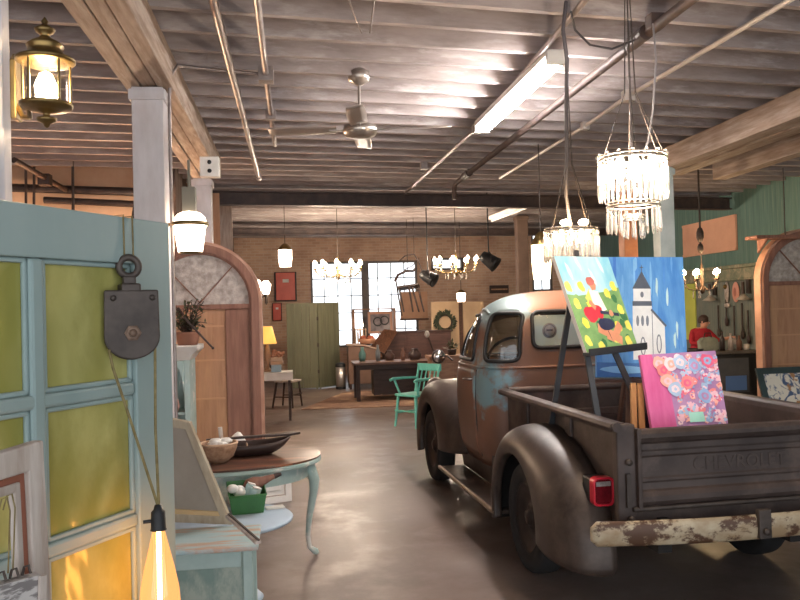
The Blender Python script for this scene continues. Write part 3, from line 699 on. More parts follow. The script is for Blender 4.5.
# --- pulley block with ropes
pc = P(130, 325, d=2.03)
t = thing('pulley_block', 'old iron pulley block hanging against the teal door', 'pulley', pc, math.radians(22))
def plate(y0, y1, k=1):
    pts = [(-.066 * k, .088), (.066 * k, .088), (.068 * k, -.03)] + [(.068 * k * math.cos(a), -.03 - .056 * math.sin(a)) for a in [PI * i / 14 for i in range(1, 14)]] + [(-.068 * k, -.03)]
    return MB().ext([(x, y0, z) for x, z in pts], (0, y1 - y0, 0))
for y in (-.032, .022): plate(y, y + .01).build('cheek', m_iron, t, bev=.004)
MB().lathe([(0, -.019), (.055, -.019), (.058, -.016), (.048, -.004), (.046, 0), (.048, .004), (.058, .016), (.055, .019), (0, .019)], (0, 0, -.03), 28, (0, 1, 0)).build('sheave', m_dwood, t)
MB().lathe([(0, 0), (.021, 0), (.021, .004), (.016, .006), (0, .006)], (.0, -.032, -.02), 6, (0, -1, 0), False).lathe([(0, .006), (.01, .006), (.009, .012), (0, .013)], (0, -.032, -.02), 12, (0, -1, 0)).build('axle_nut', M('rusty_nut', (128, 104, 88), (92, 72, 60), 30, .6, .3), t)
for x in (-.045, .05): MB().lathe([(0, 0), (.008, 0), (.006, .004), (0, .005)], (x, -.032, .068), 10, (0, -1, 0)).build('rivet', m_iron, t)
MB().bx(-.024, .024, -.03, .03, .08, .105).bx(-.016, .016, -.012, .012, .1, .125).build('neck', m_iron, t, bev=.005)
MB().tube([V((x, 0, z)) for x, z in [(.024 * math.cos(a), .148 + .024 * math.sin(a)) for a in [2 * PI * i / 24 for i in range(24)]]], .009, 10, True).build('eye', m_iron, t)
t = thing('cord', 'jute cord running over the door top and through the pulley down to the lamp socket', 'cord', pc)
sk = P(158, 506, d=1.96)
sa, sb = DS(122, 222)[0], DS(131, 222)[0]
MB().tube([dpt(sa, ztop - .3, -.05), dpt(sa, ztop + .003, -.048), dpt(sa, ztop + .004, .004), pc + V((-.01, 0, .172))], .0022, 6).tube([dpt(sb, ztop - .3, -.05), dpt(sb, ztop + .003, -.048), dpt(sb, ztop + .004, .004), pc + V((.012, 0, .17))], .0022, 6).build('hanging_strand', m_rope, t, world=True)
MB().tube([PL(109, 350, A + dn * .035, dn), PL(113, 368, A + dn * .035, dn), PL(132, 425, A + dn * .04, dn), sk], .0035, 6).build('slack_strand', m_rope, t, world=True)
MB().tube([P(155, 345, d=2.04), P(155.5, 430, d=2.0), sk + V((.002, 0, 0))], .0035, 6).build('taut_strand', m_rope, t, world=True)
# --- edison bulb
t = thing('edison_bulb', 'large amber filament bulb hanging in a black socket from the jute cord', 'bulb', sk)
MB().lathe([(.0, .005), (.008, .003), (.011, -.008), (.017, -.014), (.018, -.055), (.02, -.058), (.0, -.06)], n=18).build('socket', m_black, t)
MB().tube([(-.016, -.004, -.035), (-.034, -.01, -.035)], .0045, 8).build('key_switch', m_black, t)
m_amber = bpy.data.materials.new('glowing_amber_glass'); m_amber.use_nodes = True
nt = m_amber.node_tree; N = nt.nodes; L = nt.links
for n in list(N): N.remove(n)
o_ = N.new('ShaderNodeOutputMaterial'); mx = N.new('ShaderNodeMixShader'); tr_ = N.new('ShaderNodeBsdfTransparent'); em = N.new('ShaderNodeEmission')
tr_.inputs[0].default_value = (1, .72, .42, 1); em.inputs[0].default_value = (*lin((255, 176, 110)), 1); em.inputs[1].default_value = 1.1; mx.inputs[0].default_value = .45
gl = N.new('ShaderNodeBsdfGlossy'); gl.inputs['Roughness'].default_value = .05; mx2 = N.new('ShaderNodeMixShader'); mx2.inputs[0].default_value = .06
L.new(tr_.outputs[0], mx.inputs[1]); L.new(em.outputs[0], mx.inputs[2]); L.new(mx.outputs[0], mx2.inputs[1]); L.new(gl.outputs[0], mx2.inputs[2]); L.new(mx2.outputs[0], o_.inputs[0])
MB().lathe([(.012, -.052), (.016, -.066), (.024, -.10), (.036, -.15), (.046, -.20), (.049, -.24), (.044, -.28), (.03, -.31), (.012, -.325), (.001, -.328)], n=28).build('glass', m_amber, t)
MB().tube([(0, 0, -.06), (0, 0, -.29)], .0055, 8).build('filament', m_fil, t)
MB().tube([(-.012, 0, -.06), (-.016, 0, -.16), (-.008, 0, -.29)], .001, 5).tube([(.012, 0, -.06), (.016, 0, -.16), (.008, 0, -.29)], .001, 5).build('filament_wire', m_iron, t)
# --- whitewashed frame in the corner
c = [P(-62, 700, d=1.06), P(55, 660, d=1.27), P(38, 440, d=1.27), P(-72, 476, d=1.06)]
t = thing('picture_frame', 'chipped whitewashed wooden frame in the bottom left corner', 'frame', c[0])
_, i_, n_ = quad_frame('frame_moulding', c, .036, .022, m_whitewash, t)
i2 = [p - n_ * .008 for p in i_]
quad_frame('inner_moulding', i2, .012, .01, M('frame_red_edge', (138, 84, 64), rough=.7), t)
i3 = [quad(i2, .06, .05), quad(i2, .94, .05), quad(i2, .94, .95), quad(i2, .06, .95)]
quad_frame('inner_frame', i3, .014, .014, m_whitewash, t)
q = P(37, 450, d=1.265); MB().lathe([(0, 0), (.004, 0), (.003, .003), (0, .003)], q, 8, n_).build('nail', m_iron, t, world=True)
for k, (x0, y0) in enumerate(((4, 505), (9, 502))):
    t = thing('hanging_wire', ['looped thin wire hanging inside the whitewashed frame, left strand', 'looped thin wire hanging inside the whitewashed frame, right strand'][k], 'wire', P(x0, y0, d=1.17))
    MB().tube([P(x0 - 6, y0 + 8, d=1.17), P(x0 - 2, y0 - 6, d=1.17), P(x0 + 3, y0 - 8, d=1.18), P(x0 + 6, y0 + 6, d=1.18), P(x0 + 5, y0 + 40, d=1.18), P(x0 + 4, y0 + 68, d=1.18)], .0012, 5).build('wire_loop', m_rope, t, world=True)
cs = [P(-30, 640, d=1.11), P(33, 625, d=1.2), P(34, 572, d=1.2), P(-30, 588, d=1.11)]
nn = (cs[1] - cs[0]).cross(cs[3] - cs[0]).normalized()
t = thing('card_stack', 'stack of grey printed cards in the whitewashed frame', 'cards', cs[0])
m_card = M('printed_card', (186, 180, 176), (120, 114, 112), 30, .7, st=(1, 1, 4), lo=.45, hi=.55)
MB().ext(cs, nn * .02).build('cards', m_card, t, world=True, bev=.001)
e = [quad(cs, .9, .0) + nn * .022, quad(cs, 1, 0) + nn * .022, quad(cs, 1, 1.0) + nn * .022, quad(cs, .9, 1.0) + nn * .022]
MB().ext(e, nn * .006).build('card_edge', m_whitewash, t, world=True)
for k in range(4):
    p = quad(cs, .2 + .2 * k, 1.02) + nn * .01; MB().tube([p + V((-.006, 0, 0)), p + V((-.003, 0, .012)), p + V((.003, 0, .014)), p + V((.006, 0, .002))], .002, 6).build('clip', m_iron, t, world=True)
# --- brass carriage lantern on the trim post
lc = P(46, 86, d=2.75)
t = thing('carriage_lantern', 'brass carriage lantern lit on the white trim at the top left', 'lantern', lc)
MB().lathe([(.02, .075), (.09, .078), (.098, .084), (.098, .092), (.085, .098), (.06, .11), (.055, .13), (.062, .137), (.05, .15), (.02, .165), (.015, .175), (.03, .185), (.035, .195), (.02, .205), (.008, .212), (.012, .222), (.004, .235), (.0, .24)], n=28).build('roof', m_brass, t)
MB().lathe([(.0, -.145), (.008, -.14), (.012, -.13), (.03, -.122), (.034, -.112), (.012, -.105), (.012, -.095), (.05, -.085), (.082, -.078), (.088, -.07), (.088, -.062), (.0, -.06)], n=28).build('base', m_brass, t)
g = MB().lathe([(.074, -.062), (.076, .076)], n=32).build('glass', m_thin, t)
for k in range(5):
    a = 2 * PI * k / 5 + .5; MB().tube([(.08 * math.cos(a), .08 * math.sin(a), -.064), (.08 * math.cos(a), .08 * math.sin(a), .08)], .0045, 6).build('bar', m_brass, t)
MB().lathe([(0, -.06), (.012, -.058), (.014, -.05), (.034, -.025), (.036, .0), (.02, .04), (0, .05)], n=16).build('bulb', bulb('lantern_bulb', (255, 226, 180), 130), t)
w_ = P(16, 86, d=2.85) - lc
MB().ext([(w_.x - .012, w_.y - .03, z) for z in (-.09,)] + [(w_.x - .012, w_.y + .04, -.09), (w_.x - .012, w_.y + .04, .12), (w_.x - .012, w_.y + .005, .15), (w_.x - .012, w_.y - .03, .12)], (.02, 0, 0)).build('wall_plate', m_brass, t, bev=.004)
MB().tube([w_ + V((0, 0, -.06)), w_ * .8 + V((0, 0, -.11)), w_ * .55 + V((0, 0, -.11)), V((-.06, .01, -.075))], .009, 8).build('arm', m_brass, t)
# --- white glass lantern
lc = P(190, 232, d=6.1)
t = thing('glass_lantern', 'glowing white glass lantern in a brass band beside the white posts', 'lantern', lc)
MB().lathe([(.09, -.16), (.12, .04), (.128, .055)], n=8).build('lower_glass', m_frost, t)
MB().lathe([(.125, .07), (.115, .11), (.085, .14), (.04, .158), (.0, .16)], n=8).build('dome', m_frost, t)
MB().lathe([(.132, .045), (.142, .05), (.142, .072), (.13, .076), (.12, .06), (.132, .045)], n=24).build('band', m_brass, t)
MB().lathe([(.0, -.168), (.08, -.166), (.094, -.16), (.09, -.15), (0, -.15)], n=8).build('base', m_brass, t)
MB().tube([(-.14, 0, .06), (-.17, .05, .06), (-.19, .09, .09)], .014, 8).build('arm', m_brass, t)
MB().bx(-.05, .05, -.05, .05, .15, .34).tube([(0, 0, .34), (0, 0, .55)], .012).build('stem', M('lantern_stem', (120, 116, 104), rough=.6), t, bev=.01)
MB().tube([(-.02, 0, -.15), (-.02, 0, -.09)], .02).build('bulb', m_bulb_s, t)
# --- arched doors
def arch(loc, rz, hw, spring, label, plank_side, lunette):
    t = thing('arched_door', label, 'door', loc, rz); n = 30
    def loop(k): return [V((k, 0, 0))] + circ((0, 0, spring), k, n, 'y', 0, PI, True) + [V((-k, 0, 0))]
    def ring(k0, k1, y0, y1):
        b = MB(); o, i = loop(k0), loop(k1)
        for q in range(len(o) - 1):
            b.add([o[q] + V((0, y0, 0)), o[q + 1] + V((0, y0, 0)), i[q + 1] + V((0, y0, 0)), i[q] + V((0, y0, 0)), o[q] + V((0, y1, 0)), o[q + 1] + V((0, y1, 0)), i[q + 1] + V((0, y1, 0)), i[q] + V((0, y1, 0))],
                  [(0, 1, 2, 3), (7, 6, 5, 4), (0, 4, 5, 1), (3, 2, 6, 7)] + ([(0, 3, 7, 4)] if q == 0 else []) + ([(1, 5, 6, 2)] if q == len(o) - 2 else []))
        return b
    ring(hw, hw - .035, -.05, .12).build('outer_moulding', M('pale_arch_edge', (190, 150, 128), (168, 124, 102), 4, .5) if 'pale_arch_edge' not in bpy.data.materials else bpy.data.materials['pale_arch_edge'], t)
    ring(hw - .035, hw - .12, -.075, .12).build('frame', m_plank, t)
    ring(hw - .12, hw - .15, -.04, .1).build('inner_moulding', m_plank, t)
    k = hw - .15; sp = spring - .02
    MB().ext([V((k, .02, sp))] + [p + V((0, .02, 0)) for p in circ((0, 0, spring), k, n, 'y', 0, PI, True)] + [V((-k, .02, sp))], (0, .03, 0)).build('lunette', lunette, t)
    MB().bx(-k, k, -.03, .05, sp - .06, sp).build('transom', m_plank, t, bev=.008)
    for a in (48, 132):
        q = math.radians(a); MB().bar((0, .0, spring), (k * math.cos(q), .0, spring + k * math.sin(q)), .012, .02, (0, 1, 0)).build('sunburst_bar', m_plank, t)
    x0, x1 = (-k, k - .28) if plank_side > 0 else (-k + .28, k)
    if plank_side < 0: x0, x1 = -k, k
    MB().bx(x0, x1, .01, .04, 0, sp - .06).build('panel', m_ply, t)
    if plank_side > 0: MB().bx(k - .28, k, -.01, .04, 0, sp - .06).build('plank', m_plank, t, bev=.006)
    for z in (.22, .75, 1.2, 1.6):
        MB().bx(x0 + .02, x1 - .02, .002, .012, z, z + .02).build('batten', M('light_ply_edge', (188, 146, 112), rough=.6) if 'light_ply_edge' not in bpy.data.materials else bpy.data.materials['light_ply_edge'], t)
    return t
arch((-1.08, 9.6, 0), 0, .716, 1.885, 'tall arched wooden door leaning behind the oval table', 1, m_tin)
arch((7.81, 11.35, 0), 0, .78, 2.05, 'tall arched wooden door at the far right edge', -1, m_tin)
# --- white cabinet with plant behind the teal door
q = P(194, 347, Y=8.6)
t = thing('display_cabinet', 'pale painted cabinet with a moulded top beside the left arched door', 'cabinet', (q.x - .45, 8.6 + .25, 0))
zt = q.z + .02
MB().bx(-.4, .4, -.25, .25, 0, .1).bx(-.4, -.34, -.25, .25, .1, zt - .1).bx(.34, .4, -.25, .25, .1, zt - .1).bx(-.34, .34, .22, .25, .1, zt - .1).bx(-.34, .34, -.22, .22, .1, .14).bx(-.34, .34, -.22, .22, .7, .73).build('carcass', m_aqua, t, bev=.006)
MB().ext([(-.4, -.25, zt - .16), (-.44, -.29, zt - .1), (-.5, -.34, zt - .05), (-.5, -.34, zt), (.5, -.34, zt), (.5, -.34, zt - .05), (.44, -.29, zt - .1), (.4, -.25, zt - .16)], (0, .56, 0)).build('cornice', m_white, t, bev=.01)
MB().ext([(.34, -.255, zt - .16), (.2, -.255, zt - .16), (.3, -.255, zt - .26), (.34, -.255, zt - .5)], (0, .04, 0)).build('bracket', m_aqua, t, bev=.004)
for k, (dx, dz, col) in enumerate(((.22, .74, (196, 150, 140)), (.10, .74, (210, 206, 200)), (.26, .15, (206, 204, 200)))):
    v_ = thing('vase', ['pink vase on the pale cabinet shelf', 'white vase on the pale cabinet shelf', 'white jar on the floor of the pale cabinet'][k], 'vase', (q.x - .45 + dx, 8.62, dz))
    MB().lathe([(0, 0), (.05, 0), (.07, .05), (.06, .12), (.035, .16), (.045, .19), (.04, .19), (.03, .16)], n=16).build('body', M('glaze', col, rough=.25), v_)
    MB().lathe([(.04, .185), (.047, .19), (.047, .198), (.04, .2)], n=16).build('rim', m_white, v_)
t = thing('potted_plant', 'dusty green plant on top of the pale cabinet', 'plant', (P(188, 347, Y=8.7).x, 8.7, zt))
MB().lathe([(0, 0), (.1, 0), (.13, .12), (.14, .14), (.12, .14), (.1, .1), (0, .1)], n=18).build('pot', M('terracotta', (140, 96, 78), rough=.8), t)
m_leaf = M('dusty_leaf', (84, 84, 58), (58, 62, 42), 12, .6)
b_ = MB(); st_ = MB()
for k in range(46):
    a = R_.uniform(0, 2 * PI); rr = R_.uniform(.08, .36); hh = R_.uniform(.18, .5); tip = V((rr * math.cos(a), rr * math.sin(a) * .8, hh)); base = V((R_.uniform(-.04, .04), R_.uniform(-.04, .04), .1))
    mid = (base + tip) / 2 + V((0, 0, .08)); st_.tube([base, mid, tip], .004, 5)
    for q_ in range(7):
        f = .4 + .1 * q_; p = base * (1 - f) ** 2 + mid * 2 * f * (1 - f) + tip * f * f; d_ = V((R_.uniform(-1, 1), R_.uniform(-1, 1), R_.uniform(-.4, .6))).normalized(); s_ = d_.cross(V((0, 0, 1))).normalized()
        l = R_.uniform(.05, .1); b_.add([p, p + d_ * l * .5 + s_ * l * .22, p + d_ * l, p + d_ * l * .5 - s_ * l * .22], [(0, 1, 2, 3)])
st_.build('stems', m_dwood, t); b_.build('foliage', m_leaf, t)
s_ = thing('stick', 'dark slanting stick poking out of the plant in front of the arched door', 'stick', P(188, 322, Y=8.6))
MB().tube([P(178, 308, Y=8.6), P(188, 322, Y=8.55), P(213, 348, Y=8.5)], [.014, .014, .01], 8).build('shaft', m_dwood, s_, world=True)
MB().sph(P(213, 348, Y=8.5), .016, 10).build('tip', m_dwood, s_, world=True)
# --- oval table with cabriole legs
tx, ty, tz = -.49, 5.80, .73
t = thing('oval_table', 'oval table with a worn brown top and pale green cabriole legs', 'table', (tx, ty, 0))
def oval(k, z, n=56): return [V((.66 * k * math.cos(2 * PI * i / n), .5 * k * math.sin(2 * PI * i / n), z)) for i in range(n)]
m_tt = M('worn_table_top', (92, 66, 56), (74, 54, 46), 3, .3, st=(1, 6, 1), c3=(150, 96, 68), sc3=1.2, lo3=.55, hi3=.68)
MB().ext(oval(1, tz - .012), (0, 0, .012)).build('table_top', m_tt, t, bev=.003)
MB().ext(oval(1.005, tz - .045), (0, 0, .033)).build('top_edge', m_aqua, t, bev=.01)
b_ = MB(); n = 56; o, i = oval(.86, tz - .15), oval(.82, tz - .15); b_.ringwin(o, i, (0, 0, .105)); b_.build('apron', m_aqua, t)
for a in (0, 90, 180, 270):
    q = math.radians(a); dx, dy = math.cos(q), math.sin(q); ex, ey = .57 * dx, .38 * dy
    def L_(o, z): return V((ex + dx * o, ey + dy * o, z))
    MB().tube([L_(0, tz - .05), L_(.015, tz - .12), L_(.04, tz - .19), L_(.035, tz - .27), L_(0, .28), L_(-.015, .14), L_(-.005, .06), L_(.04, .025), L_(.055, .012)], [.042, .045, .04, .031, .023, .018, .017, .024, .012], 10).build('leg', m_aqua, t)
# items on the table
def board_thing(name, label, cat, c, th, mat, parts=None):
    t = thing(name, label, cat, c[0]); n = (c[1] - c[0]).cross(c[3] - c[0]).normalized(); MB().ext(c, -n * th).build('body', mat, t, world=True, bev=.003); return t, n
bc = P(221, 452, z=tz + .0); bc = P(219, 462, z=tz)
t = thing('woven_bowl', 'tan bowl with white scraps on the oval table', 'bowl', bc)
MB().lathe([(0, 0), (.06, 0), (.1, .04), (.125, .10), (.13, .13), (.118, .13), (.09, .05), (.0, .02)], n=24).build('bowl', M('wicker', (176, 140, 112), (140, 106, 82), 30, .8), t)
MB().tube(circ((0, 0, .13), .125, 28, 'z'), .008, 6, True).build('rim', M('wicker_rim', (196, 164, 136), rough=.8), t)
b_ = MB()
for k in range(7): b_.sph((R_.uniform(-.07, .05), R_.uniform(-.06, .06), .1 + R_.uniform(0, .05)), .04, 8, (1.2, 1, .6))
b_.build('paper_scraps', m_white, t)
tb = V((-.36, 5.86, tz))
t = thing('wooden_tray', 'dark wooden boat-shaped tray on the oval table', 'tray', tb, .12)
def tray(u, v):
    x = (u - .5) * .62; w = .11 * (1 - abs(2 * u - 1) ** 3) + .015; a = PI * v; return V((x, -w * math.cos(a), .085 - .085 * math.sin(a) * (1 - abs(2 * u - 1) ** 4) + .03 * abs(2 * u - 1) ** 3))
MB().grid(tray, 25, 9).build('hull', m_dwood, t, solid=.012)
for x in (-.12, .0): MB().tube([(x, -.118, .05), (x, -.122, .085), (x, -.1, .1)], .006, 6).build('strap', M('tan_strap', (168, 140, 116), rough=.7) if x < 0 else bpy.data.materials['tan_strap'], t)
t = thing('paddle', 'flat dark paddle lying over the wooden tray', 'paddle', tb + V((.02, .02, .125)), .2)
MB().bar((-.3, 0, .0), (.1, 0, .0), .03, .016, w1=.05).ext([(.1, -.03, -.008), (.3, -.05, -.008), (.38, 0, -.008), (.3, .05, -.008), (.1, .03, -.008)], (0, 0, .016)).build('blade', m_dwood, t, bev=.004)
t = thing('cloth', 'crumpled white cloth behind the wooden tray', 'cloth', tb + V((-.08, .22, .0)))
def cl(u, v): x, y = (u - .5) * .24, (v - .5) * .16; return V((x, y, .02 + .11 * math.exp(-((x / .07) ** 2 + (y / .05) ** 2)) + .012 * math.sin(x * 60) * math.cos(y * 70)))
MB().grid(cl, 16, 12).build('folds', m_white, t, solid=.006)
t = thing('paint_brush', 'pale brush handle standing up by the tan bowl', 'brush', bc + V((-.0, .13, 0)))
MB().tube([(.02, 0, .0), (.0, 0, .22)], [.012, .016], 8).build('handle', m_whitewash, t)
MB().bar((.02, 0, .0), (.03, 0, -.0 + .05), .05, .02).build('head', m_wood, t)
# --- pale blue round table with green bin
rc = V((-.41, 5.0, 0)); rz_ = .50
t = thing('round_table', 'pale blue round low table under the green bin', 'table', rc)
MB().lathe([(0, rz_ - .03), (.35, rz_ - .03), (.375, rz_ - .022), (.38, rz_ - .01), (.37, rz_), (0, rz_)], n=48).build('table_top', M('pale_blue_paint', (178, 194, 208), (160, 178, 196), 3, .4), t)
MB().lathe([(.0, .02), (.17, .0), (.19, .01), (.17, .03), (.05, .05), (.03, .1), (.045, .2), (.03, .32), (.05, .44), (.08, rz_ - .03), (0, rz_ - .03)], n=24).build('pedestal', bpy.data.materials['pale_blue_paint'], t)
p = P(275, 508, z=rz_ + .002)
t = thing('paper', 'white folded paper on the pale blue table', 'paper', p, .2)
MB().bx(-.06, .06, -.035, .035, 0, .006).build('sheet', m_white, t); MB().bx(-.058, .055, -.03, .033, .006, .01).build('top_leaf', m_white, t)
gb = P(246, 515, z=rz_ + .0)
t = thing('storage_bin', 'green plastic bin on the pale blue table', 'bin', gb + V((0, .10, .001)), .15)
m_gp = M('green_plastic', (62, 116, 62), (52, 100, 54), 3, .4)
b_ = MB(); o = [V((-.095, -.08, 0)), V((.095, -.08, 0)), V((.095, .08, 0)), V((-.095, .08, 0))]; k = 1.2
to = [V((p.x * k, p.y * k, .115 if p.y < 0 else .17)) for p in o]
b_.add(o + to, [(0, 3, 2, 1), (0, 1, 5, 4), (1, 2, 6, 5), (2, 3, 7, 6), (3, 0, 4, 7)]); b_.build('tub', m_gp, t, solid=.005)
MB().tube(to, .006, 6, True).build('lip', m_gp, t)
items = [('tissue_bag', 'crumpled white bag in the green bin', 'bag', (-.055, -.03, .09)), ('packet', 'pale teal packet in the green bin', 'packet', (.0, .0, .12)), ('packet', 'second pale teal packet tipped forward in the green bin', 'packet', (.03, -.03, .1)), ('gourd', 'brown dried gourd poking out of the green bin', 'gourd', (.07, .05, .15))]
for k, (nm, lb, ct, off) in enumerate(items):
    q = thing(nm, lb, ct, gb + V((0, .10, .001)) + V(off), .2)
    if k == 0:
        b_ = MB(); 
        for j in range(9): b_.sph((R_.uniform(-.03, .04), R_.uniform(-.02, .03), R_.uniform(-.03, .07)), .035, 8, (1.1, .9, .8))
        b_.build('crumpled_paper', m_white, q)
    elif k < 3:
        a = V((.03 * (k - 1), 0, 0)); MB().bar(V((0, 0, -.05)), V((.03, -.01 * k, .05)), .075, .05).build('box', M('teal_packet', (150, 190, 186), (196, 210, 206), 20, .5) if k == 1 else bpy.data.materials['teal_packet'], q, bev=.003)
        MB().bar(V((.03, -.01 * k, .05)), V((.032, -.01 * k, .056)), .07, .046).build('flap', m_white, q)
    else:
        MB().tube([(-.09, 0, -.02), (-.06, 0, 0), (-.02, 0, .01), (.03, 0, .02), (.07, 0, .035), (.11, 0, .045)], [.02, .042, .045, .03, .022, .014], 12).build('body', m_plank, q)
        MB().tube([(.105, 0, .044), (.15, 0, .055)], [.018, .01], 8).build('stem', m_dwood, q)
# --- white panelled cupboard door leaning under the table
c = [P(252, 509, d=6.35), P(289, 499, d=6.5), P(291, 470, d=6.55), P(252, 474, d=6.4)]
qa, qb = P(292, 501, z=0), P(250, 507, z=0)
c = [qb, qa, qa + V((0, .05, .42)), qb + V((0, .05, .42))]
t = thing('cupboard_door', 'small white panelled cupboard door standing beneath the oval table', 'door', c[0])
quad_frame('frame', c, .06, .022, m_white, t); ii = [quad(c, .17, .17), quad(c, .83, .17), quad(c, .83, .83), quad(c, .17, .83)]
nn = (c[1] - c[0]).cross(c[3] - c[0]).normalized(); MB().ext([p - nn * .014 for p in ii], -nn * .006).build('panel', m_white, t, world=True)
ii = [quad(c, .27, .27), quad(c, .73, .27), quad(c, .73, .73), quad(c, .27, .73)]; MB().ext([p - nn * .004 for p in ii], -nn * .012).build('raised_field', m_white, t, world=True, bev=.004)
# --- pale chest in the foreground and the frame leaning on it
ct = P(258, 546, z=.56)
t = thing('painted_chest', 'pale aqua wooden chest with a scuffed top, low at the left', 'chest', (ct.x - .42, ct.y + .22, 0))
MB().bx(-.37, .37, -.18, .2, .06, .535).build('body', M('sage_paint', (132, 152, 142), (112, 134, 126), 3, .6, st=(1, 1, .5), c3=(160, 168, 156), sc3=3), t, bev=.006)
MB().bx(-.41, .42, -.22, .22, .535, .56).build('lid', M('scuffed_aqua_lid', (160, 186, 190), (178, 196, 196), 3, .6, st=(.8, 5, 1), c3=(190, 160, 140), sc3=2.4, lo3=.5, hi3=.58), t, bev=.008)
for x in (-.37, .34): 
    for y in (-.19, .17): MB().bx(x, x + .05, y, y + .04, 0, .535).build('corner_post', m_aqua, t, bev=.005)
MB().bx(-.33, .33, -.19, -.175, .45, .53).build('top_rail', m_aqua, t, bev=.004)
c = [P(140, 521, z=.562), P(232, 525, z=.562), P(204, 411, Y=4.66), P(112, 409, Y=4.66)]
t = thing('stretched_canvas', 'pale wooden stretcher frame with a grey canvas back leaning behind the teal door', 'frame', c[0])
_, i_, n_ = quad_frame('stretcher', c, .055, .025, M('tan_stretcher_wood', (186, 172, 150), (164, 148, 126), 5, .7, st=(4, 4, .8)), t)
MB().ext([p - n_ * .012 for p in [quad(c, .08, .08), quad(c, .92, .08), quad(c, .92, .92), quad(c, .08, .92)]], -n_ * .004).build('canvas', M('raw_canvas_back', (160, 150, 138), (150, 140, 128), 5, .9), t, world=True)
i4 = [i_[0], i_[1], quad(i_, 1, .05), quad(i_, 0, .05)]; MB().ext([p - n_ * .004 for p in i4], -n_ * .008).build('bottom_strip', M('bare_pine', (206, 176, 132), rough=.6), t, world=True)
p0, p1 = P(224, 518, d=3.95), P(254, 545, d=3.62)
t = thing('trim_strip', 'narrow moulding strip lying along the edge of the pale chest', 'strip', p0)
MB().bar(p0 + V((.02, 0, .01)), p1 + V((.02, 0, .01)), .03, .016).build('strip', m_whitewash, t, world=True, bev=.003); MB().bar(p0 + V((.022, 0, .02)), p1 + V((.022, 0, .02)), .01, .006).build('bead', m_iron, t, world=True)
# ================================================================== chandeliers and lamps
m_drop = M('crystal_drop', (246, 240, 232), rough=.05, trans=.85, ior=1.5)
drop_cache = {}
def drop_mesh(l, r):
    k = (round(l, 3), round(r, 4))
    if k not in drop_cache:
        o = MB().lathe([(.0005, 0), (r * .55, -l * .04), (r * .5, -l * .10), (r * .2, -l * .13), (r * .75, -l * .2), (r, -l * .8), (r * .5, -l * .93), (.0004, -l)], n=6, smooth=False).build('crystal_drop', m_drop)
        drop_cache[k] = o.data; bpy.data.objects.remove(o)
    return drop_cache[k]
def fringe(name, label, loc, tiers, nb, bulbmat, br=.022):
    t = thing(name, label, 'chandelier', loc)
    for r, z, l, n, rr in tiers:
        MB().tube(circ((0, 0, z), r, 40, 'z'), .006, 6, True).build('ring', m_nickel, t)
        MB().tube(circ((0, 0, z + .018), r * .985, 40, 'z'), .004, 6, True).build('ring', m_nickel, t)
        me = drop_mesh(l, rr)
        for k in range(n):
            a = 2 * PI * (k + .3) / n; o = bpy.data.objects.new('crystal_drop', me); C.objects.link(o); o.parent = t; o.location = (r * math.cos(a), r * math.sin(a), z - .004)
    r0, z0 = tiers[0][0], tiers[0][1]
    b_ = MB()
    for k in range(4): a = PI / 4 + k * PI / 2; b_.tube([(r0 * math.cos(a), r0 * math.sin(a), z0), (0, 0, z0 - .06)], .004, 6)
    b_.lathe([(0, -.11), (.02, -.1), (.03, -.08), (.012, -.06), (.012, .02), (0, .03)], (0, 0, z0), 12).build('spider', m_nickel, t)
    for k in range(nb):
        a = 2 * PI * k / nb; MB().lathe([(0, -.05), (.012, -.05), (.011, -.02), (br, .0), (br * .95, .02), (.006, .05), (0, .055)], (r0 * .6 * math.cos(a), r0 * .6 * math.sin(a), z0 - .05), 12).build('bulb', bulbmat, t)
    return t
c1 = P(632, 160, d=4.05)
t = fringe('crystal_chandelier', 'bright two-tier crystal chandelier hanging over the truck bed', c1, [(.168, 0, .205, 36, .0085), (.13, -.235, .135, 24, .008), (.05, -.30, .10, 8, .007)], 7, m_bulb)
for k in range(6):
    a = k * PI / 3 + .2; MB().tube([(.168 * math.cos(a), .168 * math.sin(a), .01), (.03 * math.cos(a), .03 * math.sin(a), .34), (0, 0, 3.72 - c1.z)], .0022, 5).build('chain', m_iron, t)
bd = None
for k in range(16):
    a = 2 * PI * k / 16
    if bd is None: bd = MB().sph((0, 0, 0), .011, 8).build('bead', m_drop, t); o = bd
    else: o = bd.copy(); C.objects.link(o)
    o.location = (.168 * math.cos(a), .168 * math.sin(a), .022)
c2 = P(571, 231, d=6.0)
t = fringe('crystal_chandelier', 'wide single-tier crystal fringe chandelier behind the easel', c2, [(.2, 0, .24, 34, .012), (.12, -.05, .2, 16, .01)], 5, bulb('soft_bulb', (255, 228, 200), 34))
for k in range(4):
    a = k * PI / 2 + .5; MB().tube([(.2 * math.cos(a), .2 * math.sin(a), .01), (.03 * math.cos(a), .03 * math.sin(a), .5), (0, 0, 3.74 - c2.z)], .004, 5).build('chain', m_iron, t)
for k in range(2):
    MB().sph((-.06 + .14 * k, -.05, .06), .032, 12, (1.2, 1.2, .7)).build('bulb', m_bulb_s, t)
